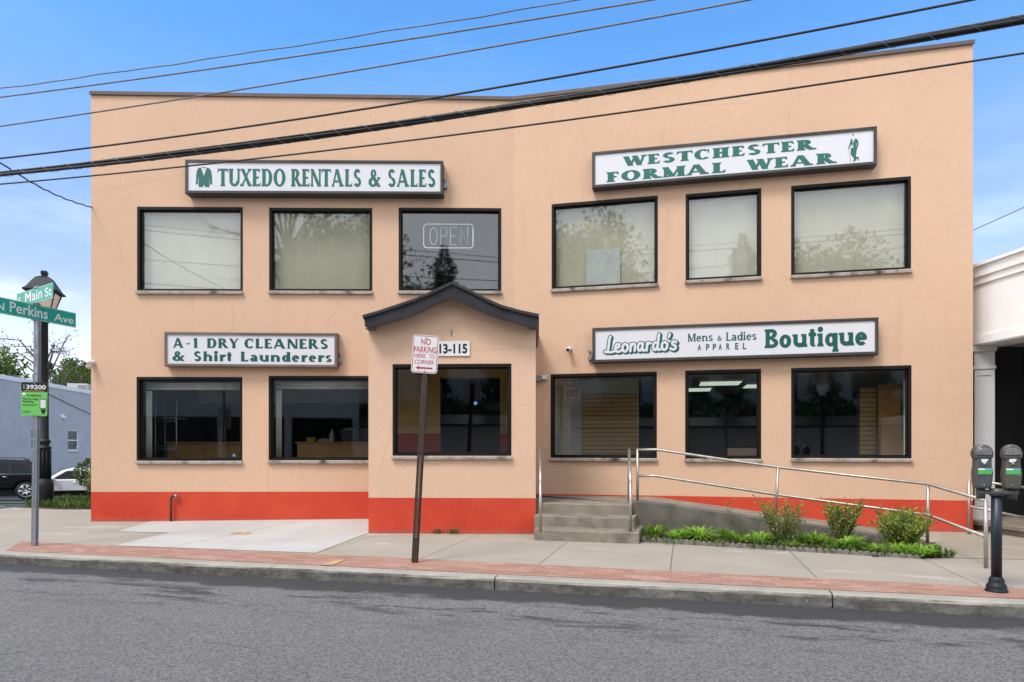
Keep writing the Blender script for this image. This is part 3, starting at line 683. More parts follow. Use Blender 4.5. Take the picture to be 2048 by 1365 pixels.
wall(FL, U_L, -.0, -.2, (TOP_LL, TOP_B), [WIN[k][1] for k in ('u1', 'u2', 'u3', 'l1', 'l2')] + [DOOR], ZB_L, wm, bm_)
wm2, bm2 = MB(), MB()
wall(FR, 0, U_R, -.2, (TOP_B, TOP_RR), [WIN[k][1] for k in ('u4', 'u5', 'u6', 'l4', 'l5', 'l6')], ZB_R, wm2, bm2)
# side and rear walls
Bk = FL.p(-.2, 0, -11); LB = FL.p(U_L, 0, -12.5); RB = FR.p(U_R, 0, -12.5)
for fr, u, T, back, sgn in ((FL, U_L, TOP_LL, LB, -1), (FR, U_R, TOP_RR, RB, 1)):
    a = fr.p(u, 0); b = back; up = lambda p, z: Vector((p.x, p.y, z))
    sw, sb = MB(), MB(); sw.face([up(a, .56), up(b, .56), up(b, T), up(a, T)]); sb.face([up(a, -.8), up(b, -.8), up(b, .56), up(a, .56)])
    sw.build('side_wall', M['peach'], bld); sb.build('side_band', M['red'], bld)
sw = MB(); sw.face([up(LB, -.8), up(RB, -.8), up(RB, TOP_RR - .3), up(LB, TOP_LL - .3)])
weld(wm.build('left_wall', M['peach'], bld)); weld(wm2.build('right_wall', M['peach'], bld))
weld(bm_.build('painted_band', M['red'], bld)); weld(bm2.build('painted_band', M['red'], bld))
sw.build('rear_wall', M['peach'], bld)
rf = MB(); rf.face([(*FL.p(U_L + .05, 0, -.3).xy, 7.7), (*FL.p(-.03, 0, -.3).xy, 7.7), (*FR.p(U_R - .05, 0, -.3).xy, 7.7), (*RB.xy, 7.7), (*LB.xy, 7.7)])
rf.build('roof', M['shingle'], bld)
# coping: a sheet-metal cap with a drip lip and lapped joints
cp = MB()
def coping(fr, u0, u1, z0, z1, n):
    for i in range(n):
        a, b = u0 + (u1 - u0) * i / n, u0 + (u1 - u0) * (i + 1) / n; lap = .0 if i % 2 else .0035
        za, zb = z0 + (z1 - z0) * i / n, z0 + (z1 - z0) * (i + 1) / n
        for (wa, wb, da, db) in ((.025 + lap, -.32, -.005, .022), (.034 + lap, .012, -.045, .006)):
            pts = [fr.p(u, z, w) for w in (wa, wb) for (u, z) in ((a, za + da), (b, zb + da), (b, zb + db), (a, za + db))]
            cp.add(pts, [(0, 1, 2, 3), (7, 6, 5, 4), (3, 2, 6, 7), (1, 0, 4, 5), (0, 3, 7, 4), (2, 1, 5, 6)], False)
coping(FL, U_L - .014, .0, TOP_LL, TOP_B, 3); coping(FR, 0.0, U_R + .016, TOP_B, TOP_RR, 3)
for fr, u, T, back in ((FL, U_L, TOP_LL, LB), (FR, U_R, TOP_RR, RB)):
    a = fr.p(u, T); d = (back - fr.p(u, 0)).normalized(); s = d.cross(Vector((0, 0, 1)))
    P = [a + d * (.06) + s * k + Vector((0, 0, h)) for k in (-.012, .012) for h in (-.045, .018)] + [back + s * k + Vector((0, 0, T + h)) for k in (-.012, .012) for h in (-.045, .018)]
    cp.add(P, [(0, 1, 3, 2), (4, 6, 7, 5), (1, 5, 7, 3), (0, 4, 5, 1), (2, 3, 7, 6)], False)
cp.build('coping', M['coping'], bld)

# windows
def window(key, blind=None, ftop=.046, rec=.075):
    fr, (a, b, lo, hi) = WIN[key]
    sill_h = .055
    f = MB(); fw, d0, d1 = .036, -rec, .004
    # frame: four bars round the opening, standing slightly out of the stucco, then an inner bead
    for (x0, x1, z0, z1) in ((a - .006, b + .006, hi - ftop, hi + .006), (a - .006, a + fw, lo + fw, hi - ftop), (b - fw, b + .006, lo + fw, hi - ftop), (a - .006, b + .006, lo, lo + fw)):
        f.box(fr, x0, x1, z0, z1, d0 - .05, d1)
    i = .022
    for (x0, x1, z0, z1) in ((a + fw, b - fw, hi - ftop - i, hi - ftop), (a + fw, b - fw, lo + fw, lo + fw + i), (a + fw, a + fw + i, lo + fw + i, hi - ftop - i), (b - fw - i, b - fw, lo + fw + i, hi - ftop - i)):
        f.box(fr, x0, x1, z0, z1, d0 - .03, d0 + .018)
    win = f.build('window', M['bronze'], bld)
    g_ = MB(); g_.box(fr, a + fw + .004, b - fw - .004, lo + fw + .004, hi - ftop - .004, d0 - .016, d0 - .006)
    g_.build('pane', M['glass'], win)
    s_ = MB(); n = 9; top = [(a - .015 + (b - a + .03) * k / n) for k in range(n + 1)]
    V = []
    for u in top:
        q = rng.uniform(-.006, .004)
        V += [fr.p(u, lo - sill_h + rng.uniform(-.004, .004), -.05), fr.p(u, lo - sill_h + rng.uniform(-.005, .003), .055 + q), fr.p(u, lo - .012, .062 + q), fr.p(u, lo - .0015, .045 + q), fr.p(u, lo - .0015, -.05)]
    fs = []
    for k in range(n):
        for j in range(4): fs.append((k * 5 + j, (k + 1) * 5 + j, (k + 1) * 5 + j + 1, k * 5 + j + 1))
    fs += [(4, 3, 2, 1, 0), tuple(n * 5 + j for j in range(5))]
    s_.add(V, fs, False); recalc(s_.build('sill', M['stone_sill'], win))
    if blind:
        bl = MB(); d = d0 - .10; n = 14
        for k in range(n):                                   # a cloth that hangs in very slight waves
            u0, u1 = a + .05 + (b - a - .1) * k / n, a + .05 + (b - a - .1) * (k + 1) / n
            w0, w1 = d + .006 * math.sin(k * 1.7), d + .006 * math.sin((k + 1) * 1.7)
            bl.smooth = True; bl.face([fr.p(u0, lo + .05, w0), fr.p(u1, lo + .05, w1), fr.p(u1, hi - .09, w1), fr.p(u0, hi - .09, w0)])
        bl.smooth = False
        bl.box(fr, a + .045, b - .045, lo + .045, lo + .068, d - .008, d + .014); bl.tube([fr.p(a + .045, hi - .07, d - .01), fr.p(b - .045, hi - .07, d - .01)], .03, 8)
        bl.build('roller_blind', M[blind], win)
    return win
window('u1', 'blind_bright'); window('u2', 'blind'); window('u3'); window('u4', 'blind'); window('u5', 'blind_bright'); window('u6', 'blind')
for k in ('l1', 'l2', 'p', 'l4', 'l5', 'l6'): window(k)

# floors, ceilings and inner walls (the rooms one looks into)
def quad_room(name, fr, u0, u1, depth, z0, z1, walls, floorm, ceilm, w_in=TH):
    mb = MB(); mb.box
    P = lambda u, z, w: fr.p(u, z, -w)
    mb.face([P(u0, z0, depth), P(u1, z0, depth), P(u1, z1, depth), P(u0, z1, depth)])
    mb.face([P(u0, z0, w_in + .01), P(u0, z0, depth), P(u0, z1, depth), P(u0, z1, w_in + .01)]); mb.face([P(u1, z0, w_in + .01), P(u1, z0, depth), P(u1, z1, depth), P(u1, z1, w_in + .01)])
    mb.build(name, walls, bld)
    f = MB(); f.face([P(u0, z0, w_in), P(u1, z0, w_in), P(u1, z0, depth), P(u0, z0, depth)]); f.build('inner_floor', floorm, bld)
    c = MB(); c.face([P(u0, z1, w_in), P(u1, z1, w_in), P(u1, z1, depth), P(u0, z1, depth)]); c.build('inner_ceiling', ceilm, bld)
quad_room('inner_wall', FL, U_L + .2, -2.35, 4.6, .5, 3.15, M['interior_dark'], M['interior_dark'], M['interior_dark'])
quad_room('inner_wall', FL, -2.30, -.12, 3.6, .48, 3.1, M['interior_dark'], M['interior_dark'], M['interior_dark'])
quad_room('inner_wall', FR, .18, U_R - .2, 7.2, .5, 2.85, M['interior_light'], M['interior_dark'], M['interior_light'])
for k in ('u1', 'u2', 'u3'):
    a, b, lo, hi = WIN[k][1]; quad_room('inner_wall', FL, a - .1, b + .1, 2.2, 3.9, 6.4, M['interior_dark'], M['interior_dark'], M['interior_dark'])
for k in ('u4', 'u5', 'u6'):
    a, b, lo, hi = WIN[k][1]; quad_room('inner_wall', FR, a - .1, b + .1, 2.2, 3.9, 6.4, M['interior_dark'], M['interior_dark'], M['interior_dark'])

# porch
pr_ = MB(); pb = MB()
ap = FP.uz(904, 590); za = 3.98
eave_l, eave_r = FP.uz(737, 655), FP.uz(1071, 657)
def wprof(u):                       # top of the porch gable wall, hidden behind the fascia
    return za - .09 - abs(u - ap[0]) * .40
a, b, lo, hi = WIN['p'][1]
wall(FP, U_PL, U_PR, -.2, (3.05, 3.05), [WIN['p'][1]], ZB_P, pr_, pb)
for w in (0, -TH):
    pts = [FP.p(U_PL, 3.05, w), FP.p(U_PR, 3.05, w), FP.p(U_PR, wprof(U_PR), w), FP.p(ap[0], wprof(ap[0]), w), FP.p(U_PL, wprof(U_PL), w)]
    pr_.face(pts if w == 0 else pts[::-1])
for u, s in ((U_PL, -1), (U_PR, 1)):
    A = FP.p(u, 0); q = FP.p(u, 0, -1.95); top = wprof(u)
    pb.face([(*A.xy, -.2), (*q.xy, -.2), (*q.xy, ZB_P), (*A.xy, ZB_P)])
    if s < 0: pr_.face([(*A.xy, ZB_P), (*q.xy, ZB_P), (*q.xy, top), (*A.xy, top)])
    else:     # door opening on the step side
        d0, d1 = FP.p(u, 0, -.55), FP.p(u, 0, -1.55)
        for (e, f_, z0, z1) in ((A, d0, ZB_P, 2.65), (d1, q, ZB_P, 2.65), (A, q, 2.65, top)): pr_.face([(*e.xy, z0), (*f_.xy, z0), (*f_.xy, z1), (*e.xy, z1)])
porch = pr_.build('porch', M['peach_porch'], bld)
recalc(pb.build('painted_band', M['red'], porch))
dm = MB(); FD = Frame(FP.p(U_PR - .06, 0, -.55).xy, FP.a + R(90)); dm.box(FD, 0, 1.0, .58, 2.65, -.03, .02); dm.build('door', M['bronze'], porch)
# inside of the vestibule: beige above, red below
vi = MB(); vr = MB()
hz = 1.66
for (u0, u1) in ((FL.hit(760)[0], DOOR[0]), (DOOR[1], FL.hit(1068)[0])):
    vi.box(FL, u0, u1, hz, 3.1, .01, .03); vr.box(FL, u0, u1, .3, hz, .01, .034); vr.build('vestibule_band', M['interior_red'], porch); vr = MB()
vi.box(FL, DOOR[0], DOOR[1], 2.72, 3.1, .01, .03)
for u, s in ((U_PL + .03, 1), (U_PR - .03, -1)):
    A, q = FP.p(u, 0, -TH - .02), FP.p(u, 0, -1.8); A2, q2 = FP.p(u + .01 * s, 0, -TH - .02), FP.p(u + .01 * s, 0, -1.8)
    if s > 0 or True:
        vi.face([(*A.xy, hz), (*q.xy, hz), (*q.xy, 3.0), (*A.xy, 3.0)]); vr = MB(); vr.face([(*A2.xy, .3), (*q2.xy, .3), (*q2.xy, hz), (*A2.xy, hz)]); vr.build('vestibule_band', M['interior_red'], porch)
vi.face([FP.p(U_PL, 2.99, -TH), FP.p(U_PR, 2.99, -TH), FP.p(U_PR, 2.99, -1.8), FP.p(U_PL, 2.99, -1.8)])
vi.build('vestibule_wall', M['interior_beige'], porch)
fl_ = MB(); fl_.face([FP.p(U_PL, .49, -TH), FP.p(U_PR, .49, -TH), FP.p(U_PR, .49, -1.8), FP.p(U_PL, .49, -1.8)]); fl_.build('vestibule_floor', M['interior_dark'], porch)
# roof with kicked eaves
OV = .26
up_px = [(726, 631), (758, 622), (800, 608), (832, 597), (866, 582), (904, 564), (940, 580), (972, 597), (1004, 611), (1040, 621), (1078, 629)]
lo_px = [(735, 657), (760, 650), (800, 640), (835, 628), (866, 612), (904, 596), (940, 614), (972, 628), (1000, 638), (1040, 649), (1074, 658)]
U = [FP.uz(*p, OV) for p in up_px]; Lw = [FP.uz(*p, OV) for p in lo_px]
fa = MB()
for i in range(len(U) - 1):
    q = [FP.p(*Lw[i], OV), FP.p(*Lw[i + 1], OV), FP.p(U[i + 1][0], U[i + 1][1] - .03, OV), FP.p(U[i][0], U[i][1] - .03, OV)]
    k = [FP.p(*Lw[i], OV - .035), FP.p(*Lw[i + 1], OV - .035), FP.p(U[i + 1][0], U[i + 1][1] - .03, OV - .035), FP.p(U[i][0], U[i][1] - .03, OV - .035)]
    fa.add(q + k, [(0, 1, 2, 3), (7, 6, 5, 4), (0, 4, 5, 1)], False)
for i in (0, -1):
    q = [FP.p(*Lw[i], OV), FP.p(U[i][0], U[i][1] - .03, OV), FP.p(U[i][0], U[i][1] - .03, OV - .035), FP.p(*Lw[i], OV - .035)]; fa.face(q)
fa.build('fascia', M['charcoal'], porch)
ro = MB()
for i in range(len(U) - 1):
    V = []
    for w in (OV + .03, -2.1):
        V += [FP.p(U[i][0], U[i][1] - .045, w), FP.p(U[i + 1][0], U[i + 1][1] - .045, w), FP.p(U[i + 1][0], U[i + 1][1], w), FP.p(U[i][0], U[i][1], w)]
    ro.add(V, [(0, 1, 2, 3), (3, 2, 6, 7), (4, 5, 1, 0)] + ([(0, 3, 7, 4)] if i == 0 else []) + ([(1, 5, 6, 2)] if i == len(U) - 2 else []), False)
ro.build('roof', M['shingle'], porch)
for i, s in ((0, -1), (-1, 1)):             # eave board and soffit on either side
    so = MB()
    u, z = U[i]; V = [FP.p(u - s * (.02), z - .17, OV - .036), FP.p(u - s * .012, z - .035, OV - .036), FP.p(u - s * .012, z - .035, -2), FP.p(u - s * .02, z - .17, -2)]
    V2 = [v - FP.r * s * .02 for v in V]; so.add(V + V2, [(0, 1, 2, 3), (7, 6, 5, 4), (0, 4, 5, 1), (0, 3, 7, 4)], False)
    so.face([FP.p(u - s * .02, z - .2, OV - .036), FP.p(u - s * .16, z - .2, OV - .036), FP.p(u - s * .16, z - .2, -2), FP.p(u - s * .02, z - .2, -2)])
    so.build('soffit', M['coping'], porch)

# ------------------------------------------------------------------ box signs
def box_sign(fr, tl, tr, br, bl, depth, case, label, bw=.05):
    w = depth
    (u0, z0), (u1, z1) = fr.uz(*tl, w), fr.uz(*tr, w); (_, y0), (_, y1) = fr.uz(*bl, w), fr.uz(*br, w)
    ul, ur = u0, u1; top = lambda u: z0 + (z1 - z0) * (u - ul) / (ur - ul); bot = lambda u: y0 + (y1 - y0) * (u - ul) / (ur - ul)
    root = thing('wall_sign', fr.p((ul + ur) / 2, (y0 + y1) / 2), label, 'sign', 'box signs on the facade')
    mb = MB()
    O = [(ul, bot(ul)), (ur, bot(ur)), (ur, top(ur)), (ul, top(ul))]; I = [(ul + bw, bot(ul) + bw), (ur - bw, bot(ur) + bw), (ur - bw, top(ur) - bw), (ul + bw, top(ul) - bw)]
    V = [fr.p(*p, .002) for p in O] + [fr.p(*p, w - .012) for p in O] + [fr.p(p[0] + (.01 if k in (0, 3) else -.01), p[1] + (.01 if k < 2 else -.01), w) for k, p in enumerate(O)] + [fr.p(*p, w) for p in I] + [fr.p(*p, w - .025) for p in I]
    fs = []
    for r in range(4):
        for i in range(4): j = (i + 1) % 4; fs.append((r * 4 + i, r * 4 + j, (r + 1) * 4 + j, (r + 1) * 4 + i))
    fs.append((3, 2, 1, 0)); mb.add(V, fs, False)
    cu = ul + (ur - ul) * .42                       # lapped retainer strips
    mb.box(fr, cu, ur - .004, top(cu) - bw * .8, min(top(cu), top(ur)) - .004, w - .002, w + .004) if abs(top(cu) - top(ur)) < .03 else None
    case_o = mb.build('sign_case', case, root)
    fm = MB(); V = [fr.p(*p, w - .02) for p in I]; fm.face(V); fm.build('sign_face', M['sign_white'], root)
    # faint seam of the two face halves
    sm_ = MB(); us = ul + (ur - ul) * .54; sm_.box(fr, us, us + .004, bot(us) + bw, top(us) - bw, w - .0205, w - .019); sm_.build('face_seam', M['grey_white'], root)
    lw = w - .0175
    S = lambda fx, fz: (ul + fx * (ur - ul), bot(ul) + fz * (top(ul) - bot(ul)))
    shear = lambda u: bot(u) - bot(ul)
    hgt = lambda u: (top(u) - bot(u)) / (top(ul) - bot(ul))
    return root, S, lw, shear, fr
def put_letters(sign, polys, m, name='lettering', dw=0):
    root, S, lw, shear, fr = sign
    mb = MB(); P = [[S(*q) for q in p] for p in polys]; flat(mb, fr, P, lw + dw, shear); return mb.build(name, m, root)
def bx(x0, x1, zb, zt, W=(0, 1), ): return (x0, x1, zb, zt)
def fb(px0, px1, py_top, py_bot, X0, X1, Yt, Yb):      # fractions of the sign from zoomed pixels
    return ((px0 - X0) / (X1 - X0), (px1 - X0) / (X1 - X0), (Yb - py_bot) / (Yb - Yt), (Yb - py_top) / (Yb - Yt))
# 1 tuxedo
s1 = box_sign(FL, (369.5, 318.8), (886.3, 321.5), (886.3, 389), (369.5, 387), .235, M['sign_case'], 'long white box sign reading TUXEDO RENTALS & SALES with a green jacket', .052)
K = (295, 1688, 53, 237)
k1 = dict(tk=.275, tn=.12, sf=.05, gap=.065)
P = []
for t_, x0, x1 in (('TUXEDO', 468, 835), ('RENTALS', 865, 1243), ('&', 1283, 1350), ('SALES', 1390, 1645)):
    P += serif_polys(t_, fb(x0, x1, 101, 196, *K), **k1)
put_letters(s1, P, M['green_vinyl'])
def px_shape(pts, K): return [(((x - K[0]) / (K[1] - K[0])), ((K[3] - y) / (K[3] - K[2]))) for x, y in pts]
# jacket emblem, from the 6.83x zoom
KJ = (63, 63 + (886.3 - 369.5) * 6.827, (318.8 - 310) * 6.827, (387.3 - 310) * 6.827)
jk = [[(240, 178), (275, 165), (318, 285), (318, 402), (300, 438), (250, 436), (243, 420), (246, 330), (240, 290), (235, 400), (208, 400), (213, 280), (222, 210)],
      [(395, 182), (358, 165), (318, 285), (318, 402), (338, 438), (390, 436), (396, 420), (388, 330), (384, 290), (402, 402), (430, 400), (428, 285), (415, 210)]]
tie = [[(292, 158), (313, 165), (313, 170), (292, 178)], [(338, 158), (319, 165), (319, 170), (338, 178)], [(311, 163), (321, 163), (321, 172), (311, 172)],
       [(314, 184), (318, 184), (318, 188), (314, 188)], [(314, 205), (318, 205), (318, 209), (314, 209)], [(314, 226), (318, 226), (318, 230), (314, 230)]]
put_letters(s1, [px_shape(p, KJ) for p in jk], M['green_vinyl'], 'jacket_emblem')
put_letters(s1, [px_shape(p, KJ) for p in tie], M['ink'], 'bow_tie_emblem')
# 2 dry cleaners
s2 = box_sign(FL, (328, 663.6), (674.5, 666.5), (674.5, 735.5), (328, 733), .175, M['sign_case_brown'], 'short white box sign with brown case reading A-1 DRY CLEANERS & Shirt Launderers', .05)
K = (125, 1665, 105, 413)
k2 = dict(tk=.285, tn=.15, sf=.025, gap=.13, sh=.06)
P = []
for t_, x0, x1, yt, yb in (('A', 203, 292, 160, 247), ('-', 318, 350, 160, 247), ('1', 380, 418, 160, 247), ('DRY', 503, 783, 160, 247), ('CLEANERS', 835, 1578, 160, 247),
                           ('&', 195, 305, 277, 364), ('Shirt', 388, 722, 277, 364), ('Launderers', 803, 1613, 277, 364)):
    b_ = fb(x0, x1, yt, yb, *K)
    if t_ == '-': b_ = (b_[0], b_[1], b_[2], b_[3])
    P += serif_polys(t_, b_, **k2)
put_letters(s2, P, M['green_dark'])
# 3 formal wear
s3 = box_sign(FR, (1184, 304.3), (1754.5, 252.3), (1754.5, 329), (1184, 376.5), .20, M['sign_case'], 'white box sign reading WESTCHESTER FORMAL WEAR with a small green standing figure', .052)
K3 = lambda x0, x1, t, b: ((x0 - 317) / 1461, (x1 - 317) / 1461, 1 - b, 1 - t)
def mid_fix(fr, s):   # pixel fractions -> plane fractions along a wall that comes towards us
    return lambda f: (fr.hit(s[0] + f * (s[1] - s[0]), .2)[0] - fr.hit(s[0], .2)[0]) / (fr.hit(s[1], .2)[0] - fr.hit(s[0], .2)[0])
fx3 = mid_fix(FR, (1184, 1754.5))
k3 = dict(tk=.31, tn=.14, sf=.07, gap=.09)
P = []
for t_, x0, x1, t0, b0 in (('WESTCHESTER', 475, 1468, .20, .47), ('FORMAL', 390, 1003, .592, .868), ('WEAR', 1110, 1573, .592, .868)):
    q = K3(x0, x1, t0, b0); P += serif_polys(t_, (fx3(q[0]), fx3(q[1]), q[2], q[3]), **k3)
put_letters(s3, P, M['green_vinyl'])
# standing figure in evening dress (8.9x zoom)
fx = lambda x: fx3((1540 + x / 8.904 - 1184) / 570.5)
def fz(x, y):
    X = 1540 + x / 8.904; Y = 240 + y / 8.904; f = (X - 1184) / 570.5; t = 304.3 + f * (252.3 - 304.3); b = 376.5 + f * (329 - 376.5); return (b - Y) / (b - t)
fig = [[(1470, 258), (1490, 252), (1492, 270), (1500, 288), (1476, 296), (1480, 275)],                                  # hat brim and profile
       [(1445, 352), (1472, 345), (1478, 420), (1470, 480), (1450, 440), (1405, 530), (1392, 518), (1425, 430)],
       [(1518, 342), (1562, 352), (1585, 430), (1560, 510), (1540, 560), (1550, 430), (1535, 420), (1545, 500), (1530, 540), (1490, 500), (1482, 420)],
       [(1445, 500), (1545, 505), (1548, 570), (1535, 640), (1540, 715), (1485, 752), (1500, 690), (1440, 610)],
       [(1515, 640), (1535, 655), (1588, 660), (1582, 730), (1570, 725), (1565, 690), (1520, 690)]]
put_letters(s3, [[(fx(x), fz(x, y)) for x, y in p] for p in fig], M['green_vinyl'], 'figure_emblem')
put_letters(s3, [[(fx(x), fz(x, y)) for x, y in [(1402, 545), (1407, 545), (1450, 745), (1445, 748)]]], M['ink'], 'cane_emblem')
# 4 boutique
s4 = box_sign(FR, (1184.4, 656.2), (1757.5, 634.7), (1757.5, 709.5), (1184.4, 726), .20, M['sign_case'], "white box sign reading Leonardo's Mens & Ladies APPAREL Boutique in green", .052)
fx4 = mid_fix(FR, (1184.4, 1757.5)); g4 = lambda x: fx4((x - 78) / 1834)
P = serif_polys('Boutique', (g4(1182), g4(1840), .262, .775), tk=.24, tn=.19, sf=.055, gap=.035, sh=.12)
P += serif_polys('Mens', (g4(690), g4(850), .51, .735), tk=.19, tn=.12, sf=.05, gap=.05, sh=.09)
P += serif_polys('&', (g4(880), g4(907), .51, .65), tk=.2, tn=.13, sf=0, gap=.05)
P += serif_polys('Ladies', (g4(935), g4(1130), .50, .73), tk=.19, tn=.12, sf=.05, gap=.05, sh=.09)
put_letters(s4, P, M['green_dark'])
root4, S4, lw4, sh4, fr4 = s4
ap_ = MB(); x = 752
for ch, c0 in zip('APPAREL', (764, 818, 861, 898, 948, 1004, 1054)):
    V, Fc = sans(ch, .03); x0, x1 = min(v[0] for v in V), max(v[0] for v in V); y1 = max(v[1] for v in V)
    p0, p1 = S4(g4(c0 - 11), .26), S4(g4(c0 + 11), .43)
    ap_.add([fr4.p(p0[0] + (v[0] - x0) / (x1 - x0) * (p1[0] - p0[0]), p0[1] + v[1] / y1 * (p1[1] - p0[1]) + sh4(p0[0]), lw4) for v in V], Fc, False)
ap_.build('lettering', M['green_dark'], root4)
script = [[(.50, 1.10), (.42, .85), (.36, .35), (.26, .03), (.08, .06)], [(.2, .06), (.5, 0), (.78, .06)],
          [(.84, .26), (1.12, .34), (1.14, .52), (.98, .55), (.86, .36), (.92, .06), (1.14, .02), (1.30, .12)],
          [(1.56, .55), (1.40, .42), (1.40, .12), (1.56, 0), (1.72, .14), (1.74, .42), (1.56, .55)],
          [(1.98, .52), (1.96, .25), (1.93, 0)], [(1.96, .28), (2.10, .52), (2.26, .48), (2.26, .2), (2.24, .02)],
          [(2.78, .50), (2.60, .54), (2.48, .3), (2.54, .04), (2.68, .05), (2.80, .3)], [(2.84, .54), (2.80, .2), (2.86, .02), (2.98, .04)],
          [(3.14, .54), (3.12, .25), (3.10, 0)], [(3.12, .3), (3.24, .53), (3.40, .50)],
          [(3.86, .48), (3.68, .54), (3.56, .3), (3.62, .04), (3.76, .05), (3.88, .3)], [(3.98, 1.12), (3.92, .6), (3.88, .2), (3.94, .02), (4.06, .04)],
          [(4.36, .55), (4.20, .42), (4.20, .12), (4.36, 0), (4.52, .14), (4.54, .42), (4.36, .55)],
          [(4.74, 1.10), (4.66, .86)],
          [(5.18, .48), (5.02, .56), (4.90, .46), (4.96, .32), (5.12, .24), (5.14, .08), (4.98, -.01), (4.78, .06)]]
def sp(pl, dx=0, dz=0):      # script units -> sign fractions; the word climbs a little
    u0, u1 = g4(150), g4(622)
    return [[(u0 + (x + dx) / 5.25 * (u1 - u0), .285 + (z + dz) * .40 + .03 * x / 5.25) for x, z in p] for p in pl]
shadow = [[(x + .10 * k, z - .075 * k) for x, z in p] for k in (0, .5, 1) for p in stroke_polys(script, .30)]
put_letters(s4, sp(shadow), M['green_dark'], 'script_shadow')
put_letters(s4, sp(stroke_polys(script, .175)), M['sign_white'], 'script_lettering', .0012)
# conduit boxes on the sign ends
def junction(fr, px, py, label):
    u, z = fr.uz(px, py); r_ = thing('junction_box', fr.p(u, z), label, 'junction box')
    mb = MB(); mb.box(fr, u - .035, u + .035, z - .05, z + .05, .002, .07, .01); mb.build('box', M['galv'], r_)
    mb = MB(); mb.tube([fr.p(u, z + .05, .035), fr.p(u, z + .13, .035), fr.p(u - .05, z + .15, .035)], .012, 8); mb.build('conduit', M['galv'], r_)
junction(FL, 891, 374, 'small grey switch box at the right end of the TUXEDO sign')
junction(FL, 681, 722, 'small round-edged electrical box at the right end of the DRY CLEANERS sign')
junction(FR, 1181, 716, "small electrical box at the left end of the Leonardo's sign")
# ------------------------------------------------------------------ small things on the walls
# number plaque
u0, z0 = FP.uz(866, 713); u1, z1 = FP.uz(940, 683)
pq = thing('number_plaque', FP.p((u0 + u1) / 2, z0), 'white house number plaque reading 113-115 over the porch window', 'plaque')
mb = MB(); mb.box(FP, u0, u1, z0, z1, .003, .022, .004); mb.build('plate', M['white_sheet'], pq)
mb = MB()
x0, x1 = FP.hit(868.5)[0], FP.hit(935)[0]; zt, zb = FP.uz(900, 688.5)[1], FP.uz(900, 708)[1]
V, Fc = sans('113-115', .035, .97)
a0, a1 = min(v[0] for v in V), max(v[0] for v in V); b0, b1 = min(v[1] for v in V), max(v[1] for v in V)
mb.add([FP.p(x0 + (v[0] - a0) / (a1 - a0) * (x1 - x0), zb + (v[1] - b0) / (b1 - b0) * (zt - zb), .0245) for v in V], Fc, False)
mb.build('lettering', M['ink'], pq)
# frayed wire stub above the plaque
u, z = FP.uz(903, 660); st = MB()
st.tube([FP.p(u, z - .11, .004), FP.p(u, z - .03, .012), FP.p(u - .012, z, .02)], .006, 6); st.tube([FP.p(u, z - .03, .012), FP.p(u + .014, z - .005, .02)], .005, 6)
tag(st.build('wire_stub', M['galv'], None, FP.p(u, z - .11)), 'frayed grey wire stub sticking out of the porch gable', 'wire')
# bullet camera on the right wing, beside the Leonardo's sign
def wall_camera(fr, px, py, yaw, label, s=1.0):
    u, z = fr.uz(px, py); r_ = thing('security_camera', fr.p(u, z), label, 'security camera', 'security cameras on the facade')
    mb = MB(); c = fr.p(u, z); mb.tube([c + fr.n * .002, c + fr.n * .03], .05 * s, 14); mb.tube([c + fr.n * .03, c + fr.n * .06 + Vector((0, 0, -.01))], .03 * s, 10); mb.build('mount', M['camera_white'], r_)
    d = (fr.n * math.cos(yaw) + fr.r * math.sin(yaw) + Vector((0, 0, -.25))).normalized(); h = c + fr.n * .06
    mb = MB(); mb.tube([h - d * .03, h, h + d * .10, h + d * .135], [.03 * s, .047 * s, .047 * s, .042 * s], 14); b_ = mb.build('housing', M['camera_white'], r_)
    mb = MB(); mb.tube([h + d * .137, h + d * .139], .034 * s, 14); mb.build('lens', M['ink'], b_)
    return r_
wall_camera(FR, 1140, 699, -.1, 'small white camera on the right wing between porch roof and sign', .85)
wall_camera(FL, 186, 726, -.3, 'white camera at the left corner of the building, on the front')
cr = FL.p(U_L, zl(182, 730, FL), -.12); sd = Frame(cr.xy, FL.a - R(90))
r_ = thing('security_camera', cr, 'white dome camera sticking out round the left corner of the building', 'security camera', 'security cameras on the facade')
mb = MB(); mb.tube([cr, cr - FL.r * .05], .05, 12); mb.tube([cr - FL.r * .04, cr - FL.r * .10], .03, 10); mb.build('mount', M['camera_white'], r_)
mb = MB(); mb.sphere(cr - FL.r * .11 + Vector((0, 0, -.01)), .055, 14, 10); mb.build('dome', M['camera_white'], r_)
# twin-head flood light where the porch meets the wing
u, z = FR.uz(1086, 757)
r_ = thing('wall_light', FR.p(u, z), 'grey flood light with a pale lens between porch and first right window', 'light')
mb = MB(); mb.box(FR, u - .13, u - .02, z - .06, z + .05, .002, .11, .01); mb.build('housing', M['galv'], r_)
mb = MB(); mb.box(FR, u - .01, u + .10, z - .035, z + .05, .002, .10, .012); h_ = mb.build('lamp_head', M['grey_white'], r_)
mb = MB(); mb.box(FR, u + .0, u + .09, z - .02, z + .035, .1025, .108); mb.build('lens', M['lamp_glass'], h_)
# rusty standpipe
u, zt = FL.uz(345, 992); _, zb = FL.uz(345, 1044)
r_ = thing('vent_pipe', FL.p(u, 0, .05), 'rusty bent pipe standing against the red base of the left wing', 'pipe')
mb = MB(); pts = [FL.p(u, zb - .03, .06), FL.p(u, zt - .05, .06), FL.p(u + .015, zt - .012, .06), FL.p(u + .05, zt, .06), FL.p(u + .085, zt, .06)]
mb.tube(pts, .022, 10); mb.build('pipe', M['rust'], r_)
mb = MB(); mb.tube([FL.p(u + .075, zt, .06), FL.p(u + .115, zt, .06)], .034, 10); mb.build('cap', M['galv'], r_)

